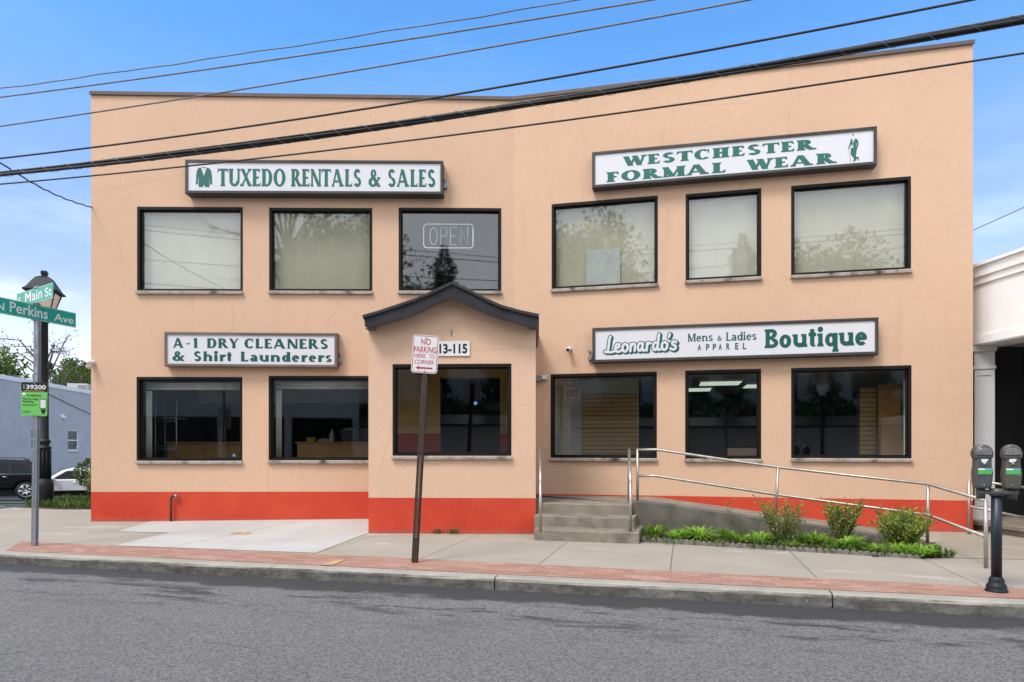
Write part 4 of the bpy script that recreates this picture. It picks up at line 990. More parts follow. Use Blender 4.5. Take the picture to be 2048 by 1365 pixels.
# ------------------------------------------------------------------ things seen through the windows
# unlit OPEN neon sign
u0, zt = FL.uz(847, 448, -.13); u1, zb = FL.uz(946, 496, -.13)
r_ = thing('neon_sign', FL.p((u0 + u1) / 2, zb, -.13), 'unlit white tube OPEN sign behind the dark upstairs window', 'neon sign')
M['tube'] = mat('unlit_glass_tube', (.70, .74, .76), .25, 0, .04, 5)
t_ = MB(); L = lambda fx, fz: FL.p(u0 + fx * (u1 - u0), zb + fz * (zt - zb), -.155)
rr = [(math.cos(a) * .07 + cx, math.sin(a) * .14 + cz) for cx, cz, a0 in ((.93, .86, 0), (.07, .86, 90), (.07, .14, 180), (.93, .14, 270)) for a in [R(a0 + k * 30) for k in range(4)]]
t_.tube([L(*p) for p in rr + rr[:1]], .0105, 6); t_.build('border_tube', M['tube'], r_)
t_ = MB()
for ln in ([(.20 + .075 * math.cos(R(a)), .5 + .36 * math.sin(R(a))) for a in range(0, 361, 30)], [(.345, .12), (.345, .86), (.42, .86), (.455, .80), (.465, .68), (.455, .56), (.42, .50), (.345, .50)], [(.68, .86), (.54, .86), (.54, .14), (.68, .14)], [(.54, .5), (.65, .5)],
           [(.75, .12), (.75, .86), (.89, .14), (.89, .88)]):
    t_.tube([L(*p) for p in ln], .0065, 6)
t_.build('letter_tube', M['tube'], r_)
t_ = MB()
for ln in ([(.12, .9), (.155, .1)], [(.47, .98), (.50, .02)]): t_.tube([L(*p) for p in ln], .004, 5)
t_.build('support_wire', M['galv'], r_)
# paper taped behind the blind of the first right upstairs window
u0, zt = FR.uz(1172, 500, -.12); u1, zb = FR.uz(1240, 568, -.12)
mb = MB(); mb.box(FR, u0, u1, zb, zt, -.142, -.139); tag(mb.build('paper_sheet', mat('grey_sheet', (.44, .46, .45), .8), None, FR.p(u0, zb, -.14)), 'pale square sheet low in the upstairs window right of the porch', 'sheet')
M['paper'] = M['white_sheet']
# round blue discs that paint small reflected lights on the panes
M['blue_dot'] = mat('blue_glint', (.09, .24, .48), .4, 0, .3, 60)
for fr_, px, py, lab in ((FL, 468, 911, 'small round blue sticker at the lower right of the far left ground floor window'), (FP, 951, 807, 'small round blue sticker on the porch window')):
    u, z = fr_.uz(px, py, -.08); mb = MB(); mb.tube([fr_.p(u, z, -.0795), fr_.p(u, z, -.0785)], .029, 16, True, False); tag(mb.build('window_glint', M['blue_dot'], None, fr_.p(u, z, -.08)), lab, 'sticker')
# shop counters
def at(px, py, Y): return Vector(((px - CX) / F * Y, Y, ZC + (CY - py) / F * Y))
def counter(x0, x1, Y, label):
    a, b = at(x0, 884, Y), at(x1, 884, Y); W = WORLD
    r_ = thing('shop_counter', ((a.x + b.x) / 2, Y + .3, .5), label, 'counter', 'shop counters')
    mb = MB(); mb.box(W, a.x, b.x, .5, a.z - .04, -Y - .6, -Y, .01); mb.build('front', M['wood'], r_)
    mb = MB(); mb.box(W, a.x - .03, b.x + .03, a.z - .04, a.z, -Y - .65, -Y + .04, .008); mb.build('top', M['wood'], r_)
    return a.z
cz = counter(334, 500, 14.9, 'wooden shop counter behind the lower left window'); counter(594, 800, 14.9, 'wooden shop counter with bottle and basin behind the window beside the porch')
M['plastic_white'] = mat('white_plastic', (.5, .5, .5), .4, 0, .05, 4); M['basin'] = mat('blue_grey_plastic', (.12, .16, .18), .5, 0, .1, 6); M['yellow'] = mat('yellow_plastic', (.4, .32, .03), .5, 0, .1, 6)
c = at(664, 884, 15.1); mb = MB(); mb.lathe((c.x, c.y, cz), [(.055, 0), (.06, .02), (.06, .16), (.03, .22), (.02, .24), (.02, .28)], 12); tag(mb.build('spray_bottle', M['plastic_white'], None, (c.x, c.y, cz)), 'white bottle standing on the counter beside the porch', 'bottle')
c = at(698, 884, 15.1); mb = MB(); mb.lathe((c.x, c.y, cz), [(.15, 0), (.21, .24), (.225, .25), (.20, .235), (.14, .05)], 16); bs = thing('laundry_basin', (c.x, c.y, cz), 'blue-grey basin heaped with cloth on the counter', 'basin'); mb.build('basin', M['basin'], bs)
mb = MB(); mb.sphere((c.x, c.y, cz + .24), .16, 12, 8, (1, 1, .5)); mb.build('cloth', M['plastic_white'], bs)
c = at(648, 884, 15.1); mb = MB(); mb.sphere((c.x, c.y, cz + .03), .14, 12, 6, (1, .6, .35)); tag(mb.build('folded_cloth', M['plastic_white'], None, (c.x, c.y, cz)), 'low white folded cloth left of the bottle on the counter', 'cloth')
c = at(622, 884, 15.1); mb = MB(); mb.box(WORLD, c.x - .09, c.x + .09, cz, cz + .10, -15.2, -15.05, .01); tag(mb.build('yellow_box', M['yellow'], None, (c.x, 15.1, cz)), 'small yellow box at the left end of the counter', 'box')
# wire shelving behind the lower left window
rk = thing('wire_shelf', at(313, 915, 13.6) * 1, 'chrome wire shelving behind the far left ground floor window', 'shelf')
xa, xb = at(292, 800, 13.6).x, at(352, 800, 13.9).x
for (x, y) in ((at(311, 0, 13.6).x, 13.6), (at(353, 0, 13.6).x, 13.6), (at(290, 0, 14.1).x, 14.1), (at(330, 0, 14.1).x, 14.1)):
    mb = MB(); mb.tube([(x, y, .8), (x, y, 2.35)], .012, 8); mb.build('post', M['galv'], rk)
for z in (1.02, 1.42, 1.98):
    mb = MB(); x0, x1 = at(311, 0, 13.6).x, at(353, 0, 13.6).x
    for k in range(9): mb.tube([(x0, 13.6 + k * .06, z), (x1, 13.6 + k * .06, z)], .004, 4)
    for e in (0, .06): mb.tube([(x0, 13.58, z - e), (x1, 13.58, z - e)], .007, 5)
    mb.build('shelf', M['galv'], rk)
# curtains at window edges, valance
M['curtain'] = mat('pale_curtain', (.36, .37, .33), .9, 0, .1, 8)
for key, lab in (('l1', 'pale rolled blind along the top of the far left ground floor window'), ('l2', 'pale rolled blind along the top of the window beside the porch')):
    fr, (a, b, lo, hi) = WIN[key]; mb = MB()
    for k in range(4): mb.tube([fr.p(a + .06, hi - .10 - k * .035, -.22), fr.p(b - .06, hi - .10 - k * .035, -.22)], .02, 6)
    tag(mb.build('rolled_blind', M['curtain'], None, fr.p(a, hi - .2, -.22)), lab, 'blind')
    mb = MB()
    for k in range(5): mb.tube([fr.p(a + .065 + k * .022, lo + .06, -.23), fr.p(a + .065 + k * .022, hi - .24, -.23)], .013, 6)
    tag(mb.build('side_curtain', M['curtain'], None, fr.p(a, lo, -.23)), lab.replace('rolled blind along the top of', 'strip of curtain down the left edge of'), 'curtain')
# back wall band and dark partition of the left shop
mb = MB(); mb.box(WORLD, -8.2, -2.5, 2.5, 3.15, -17.0, -16.9); tag(mb.build('bulkhead_panel', M['interior_light'], None, (-5, 17, 2.5)), 'pale bulkhead across the back of the left shop', 'panel')
# right shop: partition with slatwall
def slat():
    t = NT('slatwall'); sp_ = t.new("ShaderNodeSeparateXYZ"); t.l.new(t.new("ShaderNodeNewGeometry").outputs['Position'], sp_.inputs[0])
    f_ = t.math('PINGPONG', sp_.outputs['Z'], .045); j = t.ramp(f_, .010, .006)
    t.color(t.mix(j, (.60, .38, .15), (.16, .09, .03))); t.set(.6); return t.m
M['slat_tan'] = slat()
D2 = 1.9
def on(px, d): return FR.hit(px, -d)[0]
def zz(px, py, d): return FR.uz(px, py, -d)[1]
r_ = thing('display_partition', FR.p(on(1220, D2), .5, -D2), 'pale partition carrying a tan slatted panel behind the window right of the porch', 'partition')
mb = MB(); mb.box(FR, on(1095, D2), on(1277, D2), .5, 2.84, -D2 - .1, -D2); mb.build('partition', M['interior_light'], r_)
mb = MB(); mb.box(FR, on(1163, D2), on(1275, D2), .55, zz(1220, 789, D2), -D2 + .002, -D2 + .025); mb.build('slat_panel', M['slat_tan'], r_)
# dark sheet added deeper for the room's shade, hides the pale back wall
mb = MB(); mb.box(FR, on(1240, 6.5), on(1900, 6.5), .5, 2.84, -6.6, -6.5); tag(mb.build('shade_sheet', M['interior_dark'], None, FR.p(on(1500, 6.5), .5, -6.5)), 'dark screen across the back of the right shop', 'screen')
# EXIT sign
u0, zt = on(1131, 1.2), zz(1131, 778, 1.2); u1, zb = on(1158, 1.2), zz(1158, 796, 1.2)
r_ = thing('exit_sign', FR.p((u0 + u1) / 2, zb, -1.2), 'pale EXIT sign with red letters behind the window right of the porch', 'exit sign')
mb = MB(); mb.box(FR, u0 - .02, u1 + .02, zb - .02, zt + .02, -1.24, -1.2, .006); mb.build('plate', M['interior_light'], r_)
mb = MB(); sans_into(mb, FR, 'EXIT', (u0 + .02, u1 - .02, zb + .02, zt - .02), -1.198, .03); mb.build('lettering', M['sign_red'], r_)
for sgn in (0, 1):
    mb = MB(); uc = u0 + .06 + sgn * (u1 - u0 - .12); mb.tube([FR.p(uc, zt + .02, -1.22), FR.p(uc, zt + .08, -1.20)], .02, 8); mb.sphere(FR.p(uc, zt + .11, -1.18), .05, 10, 8); mb.build('lamp_head', M['interior_light'], r_)
# lit ceiling troffers
M['troffer'] = NT('lit_troffer').m; bsdf = M['troffer'].node_tree.nodes["Principled BSDF"]; bsdf.inputs['Emission Color'].default_value = (.86, 1, .84, 1); bsdf.inputs['Emission Strength'].default_value = .34
labs = ['lit ceiling panel seen in the narrow ground floor window, the upper one', 'lit ceiling panel at the left edge of the narrow ground floor window', 'lit ceiling panel just showing at the right edge of the narrow window']
for lab, (px, d) in zip(labs, ((1440, 3.0), (1385, 4.6), (1528, 3.9))):
    u = on(px, d); r_ = thing('ceiling_light', FR.p(u, 2.81, -d), lab, 'ceiling light', 'lit ceiling panels in the right shop')
    mb = MB(); mb.box(FR, u - .46, u + .46, 2.80, 2.845, -d - .46, -d + .46); mb.build('frame', M['white_paint'], r_)
    mb = MB(); mb.box(FR, u - .42, u + .42, 2.79, 2.797, -d - .42, -d + .42); mb.build('diffuser', M['troffer'], r_)
# timber things by the last window
M['ply'] = mat('plywood', (.55, .36, .18), .7, 0, .25, 1.2); M['ply2'] = mat('amber_wood', (.45, .20, .05), .55, 0, .3, 1.6)
d = 1.1
mb = MB(); mb.box(FR, on(1757, d), on(1800, d), .5, zz(1780, 770, d), -d - .05, -d); tag(mb.build('timber_panel', M['ply2'], None, FR.p(on(1757, d), .5, -d)), 'amber wooden panel standing inside the last ground floor window', 'wood panel')
mb = MB(); mb.prism(FR, [(on(1760, d), .5), (on(1806, d), .5), (on(1800, d), zz(1790, 832, d)), (on(1758, d), zz(1760, 838, d))], -d + .06, -d + .10); tag(mb.build('plywood_board', M['ply'], None, FR.p(on(1760, d), .5, -d + .06)), 'tan plywood board leaning inside the last ground floor window', 'board')
mb = MB(); mb.box(FR, on(1720, 1.5), on(1752, 1.5), .5, zz(1730, 775, 1.5), -1.55, -1.5); tag(mb.build('slat_board', M['slat_tan'], None, FR.p(on(1720, 1.5), .5, -1.5)), 'slatted brown board beside the amber panel in the last window', 'board')
mb = MB(); mb.box(FR, on(1808, .45), on(1814, .45), .6, zz(1810, 760, .45), -.48, -.45); tag(mb.build('white_upright', M['interior_light'], None, FR.p(on(1808, .45), .6, -.45)), 'thin pale upright at the right edge of the last ground floor window', 'post')
mb = MB(); mb.box(FR, on(1455, .9), on(1530, .9), .5, zz(1490, 897, .9), -1.3, -.9, .01); tag(mb.build('cardboard_box', mat('cardboard', (.28, .18, .13), .8), None, FR.p(on(1455, .9), .5, -.9)), 'brown box behind the narrow ground floor window', 'box')

# ------------------------------------------------------------------ steps, ramp, rails
XS0, XS1 = .33, 1.86
g0 = ground(1068, 1081); SD = Vector((math.cos(R(-15)), math.sin(R(-15)), 0)); SA = R(-15)
FS = Frame((g0.x, g0.y), SA)       # front of the lowest step; w goes towards the street
WS = FS.hit(1277.5)[0]
stp = thing('concrete_steps', FS.p(WS / 2, 0), 'weathered concrete steps with a landing right of the porch', 'steps')
def step(u0, u1, z0, z1, w0, w1):
    mb = MB(); n = 10; V = []
    for k in range(n + 1):
        u = u0 + (u1 - u0) * k / n; j = lambda: rng.uniform(-.006, .006)
        V += [FS.p(u, z0, w1), FS.p(u, z1 - .018 + j(), w1 + j() * .7), FS.p(u, z1 - .004, w1 - .018 + j() * .8), FS.p(u, z1, w1 - .05), FS.p(u, z1, w0), FS.p(u, z0, w0)]
    fs = [(k * 6 + j, (k + 1) * 6 + j, (k + 1) * 6 + (j + 1) % 6, k * 6 + (j + 1) % 6) for k in range(n) for j in range(6)]
    fs += [tuple(range(6))[::-1], tuple(n * 6 + j for j in range(6))]; mb.add(V, fs, False); return recalc(mb.build('step', M['concrete_step'], stp))
step(0, WS, -.05, .168, -.9, 0); step(-.09, WS - .10, -.05, .335, -.95, -.40); step(-.32, WS - .17, -.05, .50, -.95, -.80)
# ramp: kerb wall in front, sloped walkway behind it
P0 = Vector((2.0, 10.87)); P2 = Vector((5.97, 9.80)); RA = math.atan2(P2.y - P0.y, P2.x - P0.x); FRM = Frame(P0 - Vector((math.sin(RA), -math.cos(RA))) * -.10, RA)
LR = (P2 - P0).length
rmp = thing('access_ramp', (*P0, 0), 'concrete ramp with a dark side wall running down to the right', 'ramp')
mb = MB(); n = 20; V = []
zr = lambda u: .50 - (.50 + .0) * max(0, min(1, (u - .15) / (LR - .1)))
for k in range(n + 1):
    u = -.12 + (LR + .1) * k / n; j = lambda: rng.uniform(-.006, .006); zt = zr(u) + .055
    V += [FRM.p(u, -.1, .0), FRM.p(u, zt - .02 + j(), .0 + j()), FRM.p(u, zt + j() * .5, -.02), FRM.p(u, zt, -.15), FRM.p(u, -.1, -.15)]
fs = [(k * 5 + j, (k + 1) * 5 + j, (k + 1) * 5 + (j + 1) % 5, k * 5 + (j + 1) % 5) for k in range(n) for j in range(5)] + [tuple(range(5))[::-1], tuple(n * 5 + j for j in range(5))]
mb.add(V, fs, False); recalc(mb.build('side_wall', M['concrete_dark'], rmp))
mb = MB()
for k in range(n):
    ua, ub = -.02 + LR * k / n, -.02 + LR * (k + 1) / n
    def back_(u):
        p = FRM.p(u, 0, -.15); t = 0
        num = (FR.o - p).dot(FR.n); den = (-FRM.n).dot(FR.n); q = p + (-FRM.n) * (num / den - .002); return Vector((q.x, q.y, zr(u) + .004))
    a, b = FRM.p(ua, zr(ua) + .004, -.15), FRM.p(ub, zr(ub) + .004, -.15); mb.face([a, b, back_(ub), back_(ua)])
mb.build('walkway', M['concrete_step'], rmp)
q = back_(-.02); a_ = FS.p(-.32, 0, -.93); b_ = FS.p(WS - .17, 0, -.93); e_ = FRM.p(-.02, 0, -.16)
pl_ = [a_, b_, e_, q, FR.p(-.15, 0, -.03), Vector((a_.x, FR.p(-.15, 0, -.03).y, 0))]
mb = MB(); n = len(pl_); mb.add([(p.x, p.y, z) for z in (-.05, .5005) for p in pl_], [tuple(range(n, 2 * n))] + [(i, (i + 1) % n, n + (i + 1) % n, n + i) for i in range(n)], False); recalc(mb.build('landing', M['concrete_step'], stp))
# steel rails
def rail_obj(name, label, posts, rails, loc):
    r_ = thing(name, loc, label, 'handrail', 'steel handrails')
    for p in posts: mb = MB(); mb.tube(p, .022, 10); mb.build('post', M['steel'], r_)
    for p in rails:
        mb = MB(); mb.tube(p, .021, 10); [mb.sphere(q, .0215, 10, 6) for q in (p[0], p[-1])]; mb.build('rail', M['steel'], r_)
    return r_
def gp(px, py, z, Y=None):
    if Y is None: Y = (ZC - z) * F / (py - CY)
    return Vector(((px - CX) / F * Y, Y, z))
for (px, lab) in ((1081, 'left steel handrail of the steps, next to the porch'), (1261, 'right steel handrail of the steps')):
    a = gp(px, 1064, .165); yb = a.y + 1.08; b = Vector((((px - (3 if px > 1200 else 0)) - CX) / F * yb, yb, .5)); za_, zb_ = .905, 1.36
    A, Bt = Vector((a.x, a.y, za_)), Vector((b.x, b.y, zb_))
    rail_obj('handrail', lab, [[a, A], [b, Bt]], [[A, Bt]], a)
q0, q1, q2, q3 = gp(1275, 1008, .5), gp(1551, 0, 0, 10.33), gp(1855, 1090, .02), gp(1972, 1137, 0)
q1.z = .27
T = [at(1275, 900, q0.y), at(1556, 935, q1.y), at(1856, 968.5, q2.y), at(1971, 1002, q3.y)]
Mi = [at(1276, 952, q0.y), at(1554, 990, q1.y), at(1856, 1030, q2.y), at(1971, 1074, q3.y)]
bend = T[0] + (T[1] - T[0]) * .14; bend.z = T[0].z + .002; bend2 = Mi[0] + (Mi[1] - Mi[0]) * .14; bend2.z = Mi[0].z
rail_obj('handrail', 'long steel ramp handrail with two rails behind the flower bed', [[q0, T[0]], [q1, T[1]], [q2, T[2]], [q3, T[3]]], [[T[0], bend, *T[1:]], [Mi[0], bend2, *Mi[1:]]], q0)
e0 = gp(1938, 0, 0, 10.95); e0.z = 0; h0, h1 = at(1938, 961, 10.95), at(1939, 1013, 10.95)
h2, h3 = at(2090, 980, 10.6), at(2090, 1044, 10.6)
rail_obj('handrail', 'short steel handrail beyond the corner of the building, behind the parking meters', [[e0, h0], [Vector((h2.x, h2.y, 0)), h2]], [[h0, h2], [h1, h3]], e0)

# ------------------------------------------------------------------ parking meters
mc = ground(1993, 1184); mt = thing('parking_meter', mc, 'double headed grey parking meter on a black pole at the kerb', 'parking meter')
mb = MB(); mb.lathe(mc, [(.098, 0), (.098, .018), (.086, .03), (.088, .05), (.080, .075), (.066, .085), (.068, .11), (.058, .135), (.048, .15)], 12); mb.build('base_flange', M['black_iron'], mt)
mb = MB(); mb.tube([mc + Vector((0, 0, .12)), mc + Vector((0, 0, .965))], .046, 16); mb.build('pole', M['black_pole'], mt)
FMt = Frame(mc.xy, R(-14))
mb = MB(); mb.box(FMt, -.16, .175, .945, .985, -.045, .045, .008); mb.tube([mc + Vector((0, 0, .93)), mc + Vector((0, 0, 1.0))], .062, 16)
for s in (-1, 1): mb.tube([FMt.p(s * .135, .90, 0), FMt.p(s * .135, 1.005, 0)], .038, 12)
mb.build('crossbar', M['meter_grey'], mt)
def meter_head(uc, yaw, m_, badge, w=1.0):
    c = FMt.p(uc, 1.0, 0); fr = Frame(c.xy, yaw)
    prof = [(-.066, 0), (.066, 0), (.080, .02), (.094, .145), (.080, .225), (.078, .285), (.094, .31)]
    prof += [(.099 * math.cos(R(a)), .335 + .092 * math.sin(R(a))) for a in range(0, 181, 15)] + [(-.094, .31), (-.078, .285), (-.080, .225), (-.094, .145), (-.080, .02)]
    prof = [(x * .82, z + 1.0) for x, z in prof]
    mb = MB(); mb.prism(fr, prof, -.055, .075, .014); mb.prism(fr, [(x * .93, (z - 1.0) * .985 + 1.004) for x, z in prof], -.07, -.054, .012); h = mb.build('meter_head', m_, mt)
    mb = MB(); half = [(.064 * math.cos(R(a)), 1.335 + .062 * math.sin(R(a))) for a in range(0, 181, 12)] + [(-.062, 1.325), (.062, 1.325)]; mb.prism(fr, half, .0755, .083, .003); mb.build('display_window', M['meter_window'], h)
    mb = MB(); mb.box(fr, -.075, .075, 1.300, 1.312, .0752, .082); mb.build('trim', m_, h)
    mb = MB(); mb.box(fr, -.062 + .01, .062, 1.140, 1.198, .0754, .0772); mb.build('sticker', M['sticker_green'], h)
    mb = MB(); mb.box(fr, -.05, .004, 1.181, 1.197, .0775, .0782); mb.build('sticker_patch', M['white_sheet'], h)
    mb = MB(); mb.box(fr, .006, .060, 1.181, 1.197, .0775, .0782); mb.build('sticker_stripe', M['sticker_blue'], h)
    mb = MB(); mb.prism(fr, badge, .0754, .079); mb.build('badge', M['white_sheet'], h)
    mb = MB(); mb.tube([fr.p(.003, 1.240, .074), fr.p(.003, 1.240, .084)], .011, 10); mb.tube([fr.p(.0, 1.036, .074), fr.p(0, 1.036, .078)], .007, 8); mb.build('lock', M['galv'], h)
meter_head(-.126, R(-19), M['meter_grey'], [(-.028, 1.286), (.036, 1.286), (.012, 1.251), (-.016, 1.251)])
meter_head(.122, R(-26), M['meter_grey_warm'], [(-.03, 1.278), (-.012, 1.290), (.034, 1.288), (.02, 1.262), (-.006, 1.252), (-.028, 1.262)])

# ------------------------------------------------------------------ no parking sign
nb = ground(829, 1127); lean = math.atan2(24, 437); 
class Lean(Frame):
    def __init__(s, o, ang, tilt):
        super().__init__(o, ang); s.t = math.tan(tilt)
    def p(s, u, z, w=0): return s.o + s.r * (u + z * s.t - s.dz(u) * 0) + s.n * w + Vector((0, 0, z - u * s.t))
    def dz(s, u): return 0
FN = Lean(nb.xy, R(3), lean)
zs0, zs1 = at(0, 747, 8.24).z, at(0, 671, 8.24).z
nps = thing('parking_sign', nb, 'leaning brown post with a white NO PARKING HERE TO CORNER sign', 'sign')
mb = MB(); hw = .041; ztop = zs1 - .03
for s in (-1, 1):
    x0, x1 = sorted((s * .0065, s * .022)); mb.box(FN, x0, x1, 0, ztop, -.004, 0)
    x0, x1 = sorted((s * .022, s * .027)); mb.box(FN, x0, x1, 0, ztop, -.030, 0)
    x0, x1 = sorted((s * .027, s * hw)); mb.box(FN, x0, x1, 0, ztop, -.034, -.030)
k = 0; z = .02
while z < ztop - .03: mb.box(FN, -.0065, .0065, z, z + .0165, -.0038, -.0002); z += .0254
mb.box(FN, -.026, .026, -.02, .30, -.040, -.0345); mb.build('post', M['brown_steel'], nps)
mb = MB(); w2, h2_ = .157, zs1 - zs0
def rrect(u0, u1, z0, z1, r, n=5): return [(cx + r * math.cos(R(a0 + 90 * k / n)), cz + r * math.sin(R(a0 + 90 * k / n))) for cx, cz, a0 in ((u1 - r, z1 - r, 0), (u0 + r, z1 - r, 90), (u0 + r, z0 + r, 180), (u1 - r, z0 + r, 270)) for k in range(n + 1)]
SU = -.012
mb.prism(FN, rrect(SU - w2, SU + w2, zs0, zs1, .035), .001, .004); pl = mb.build('plate', M['galv'], nps)
mb = MB(); mb.prism(FN, rrect(SU - w2 + .0005, SU + w2 - .0005, zs0 + .0005, zs1 - .0005, .035), .0041, .0063); mb.build('sheeting', M['white_sheet'], pl)
mb = MB(); o_, i_ = rrect(SU - w2 + .009, SU + w2 - .009, zs0 + .009, zs1 - .009, .030), rrect(SU - w2 + .016, SU + w2 - .016, zs0 + .016, zs1 - .016, .024); n = len(o_)
mb.add([FN.p(*p, .0075) for p in o_ + i_], [(k, (k + 1) % n, n + (k + 1) % n, n + k) for k in range(n)], False); mb.build('border', M['sign_red'], pl)
mb = MB()
for s_, x0, x1, z0, z1, bd in (('NO', -.053, .062, .745, .905, .012), ('PARKING', -.135, .137, .535, .70, .012), ('HERE', -.125, .008, .395, .505, .004), ('TO', .052, .118, .395, .505, .004), ('CORNER', -.122, .115, .235, .345, .004)):
    sans_into(mb, FN, s_, (SU + x0, SU + x1, zs0 + z0 * h2_, zs0 + z1 * h2_), .0075, bd)
mb.build('lettering', M['sign_red'], pl)
mb = MB(); az = zs0 + .135 * h2_; mb.face([FN.p(SU + a, az + b, .0075) for a, b in ((-.105, 0), (-.06, -.028), (-.066, -.010), (.098, -.010), (.098, .010), (-.066, .010), (-.06, .028))]); mb.build('arrow', M['sign_red'], pl)
mb = MB()
for f_ in (.055, .92): mb.tube([FN.p(SU + .004, zs0 + f_ * h2_, .006), FN.p(SU + .004, zs0 + f_ * h2_, .013)], .009, 8)
mb.build('bolt', M['galv'], pl)

# ------------------------------------------------------------------ street name post
sb_ = ground(67, 1093); sn = thing('street_sign_post', sb_, 'galvanised street name post with two green blades and a pay by app plate', 'street sign')
FG = Lean(sb_.xy, R(12), math.atan2(5, 450))
mb = MB(); ztop = 3.20
for s in (-1, 1):
    x0, x1 = sorted((s * .006, s * .022)); mb.box(FG, x0, x1, 0, ztop, -.004, 0)
    x0, x1 = sorted((s * .022, s * .028)); mb.box(FG, x0, x1, 0, ztop, -.034, 0)
    x0, x1 = sorted((s * .028, s * .046)); mb.box(FG, x0, x1, 0, ztop, -.038, -.034)
z = .03
while z < ztop - .03: mb.box(FG, -.006, .006, z, z + .0165, -.0038, -.0002); z += .0254
mb.build('post', M['galv'], sn)
pt = FG.p(0, 3.28)
def blade(name, ang, z0, z1, u0, u1, lett, tilt=0):
    fr = Frame(pt.xy, ang); zm = (z0 + z1) / 2
    mb = MB(); mb.box(fr, u0, u1, z0, z1, -.003, .003); b_ = mb.build(name, M['street_green'], sn)
    mb = MB(); mb.box(fr, u0, u1, z0 + .006, z0 + .011, .0035, .0042); mb.box(fr, u0, u1, z1 - .011, z1 - .006, .0035, .0042); mb.build('edge_line', M['white_sheet'], b_)
    mb = MB()
    for s_, x0, x1, za_, zb_ in lett: sans_into(mb, fr, s_, (x0, x1, za_, zb_), .0042, .012)
    mb.build('lettering', M['white_sheet'], b_)
    mb = MB(); mb.box(fr, -.07, .07, z0 - .012, z0 + .012, -.012, .012, .003); mb.build('bracket', M['galv'], b_); mb = MB(); mb.box(fr, -.06, .06, z1 - .008, z1 + .02, -.012, .012, .003); mb.build('bracket', M['galv'], b_)
z0 = 3.197; z1 = 3.417
blade('name_blade', math.atan2(.964, .266) , z0, z1, -.62, .63, [('N', -.575, -.465, z0 + .045, z0 + .15), ('Perkins', -.39, .17, z0 + .042, z0 + .19), ('Ave', .27, .59, z0 + .045, z0 + .155)])
z0 = 3.442; z1 = 3.657
blade('name_blade', R(-35), z0, z1, -.68, .55, [('E', -.63, -.53, z0 + .055, z0 + .15), ('Main', -.38, .20, z0 + .045, z0 + .19), ('St', .29, .51, z0 + .045, z0 + .17)])
# pay plate
FPy = Lean(FG.p(0, 0, .004).xy, R(12), math.atan2(5, 450)); zb, zt = at(0, 832, 9.6).z, at(0, 764.5, 9.6).z; ub, ue = -.175, .155
mb = MB(); mb.prism(FPy, rrect(ub, ue, zb, zt, .02), -.003, .0025); py_ = mb.build('pay_plate', M['galv'], sn)
mb = MB(); mb.prism(FPy, rrect(ub + .0005, ue - .0005, zb + .0005, zt - .0005, .02), .0026, .004); mb.build('green_sheeting', M['pay_green'], py_)
H_ = zt - zb; W_ = ue - ub; zz_ = lambda f: zb + f * H_; uu = lambda f: ub + f * W_
mb = MB(); mb.prism(FPy, rrect(ub + .001, ue - .001, zz_(.715), zt - .001, .019), .0042, .0052); mb.build('black_band', M['ink'], py_)
mb = MB(); mb.box(FPy, uu(.10), uu(.88), zz_(.735), zz_(.752), .0056, .0062); mb.build('gold_stripe', M['gold'], py_)
mb = MB(); sans_into(mb, FPy, '39200', (uu(.19), uu(.94), zz_(.79), zz_(.925)), .0058, .03); mb.box(FPy, uu(.095), uu(.115), zz_(.80), zz_(.93), .0056, .006)
o_ = rrect(uu(.74), uu(.94), zz_(.24), zz_(.49), .008); mb.prism(FPy, o_, .0058, .0064); mb.tube([FPy.p(uu(.12), zz_(.63), .0045), FPy.p(uu(.12), zz_(.63), .006)], .022, 14); mb.build('white_lettering', M['white_sheet'], py_)
mb = MB()
for s_, x0, x1, a_, b_, bd in (('ParkMobile', .22, .78, .58, .635, .02), ('Pay by App', .06, .66, .46, .535, .03), ('Parking', .06, .47, .385, .45, .03), ('Location number shown above', .06, .60, .335, .355, 0), ('or pay with the phone app', .06, .58, .30, .32, 0), ('Village parking office', .06, .40, .13, .15, 0), ('Hours as posted', .06, .36, .10, .118, 0)):
    if s_ in ('Location number shown above', 'or pay with the phone app', 'Village parking office', 'Hours as posted'):
        # unreadable small print in the photograph: dashes only
        x = x0
        while x < x1: q = rng.uniform(.03, .07); mb.box(FPy, uu(x), uu(min(x + q, x1)), zz_(a_), zz_(a_ + .012), .0048, .0054); x += q + .012
    else: sans_into(mb, FPy, s_, (uu(x0), uu(x1), zz_(a_), zz_(b_)), .0052, bd)
for x0, x1, a_, b_ in ((.72, .96, .225, .24), (.72, .96, .49, .515), (.72, .735, .24, .49), (.945, .96, .24, .49)): mb.box(FPy, uu(x0), uu(x1), zz_(a_), zz_(b_), .0058, .0062)
sh_ = [(uu(.76), zz_(.17)), (uu(.80), zz_(.085)), (uu(.85), zz_(.05)), (uu(.90), zz_(.085)), (uu(.94), zz_(.17)), (uu(.97), zz_(.175)), (uu(.95), zz_(.195)), (uu(.85), zz_(.205)), (uu(.75), zz_(.195)), (uu(.73), zz_(.175))]; mb.prism(FPy, sh_, .0045, .0056)
mb.build('black_lettering', M['ink'], py_)
mb = MB(); mb.tube([FPy.p(uu(.5), zz_(.955), .004), FPy.p(uu(.5), zz_(.955), .011)], .008, 8); mb.tube([FPy.p(uu(.5), zz_(.03), .004), FPy.p(uu(.5), zz_(.03), .011)], .008, 8); mb.build('bolt', M['galv'], py_)

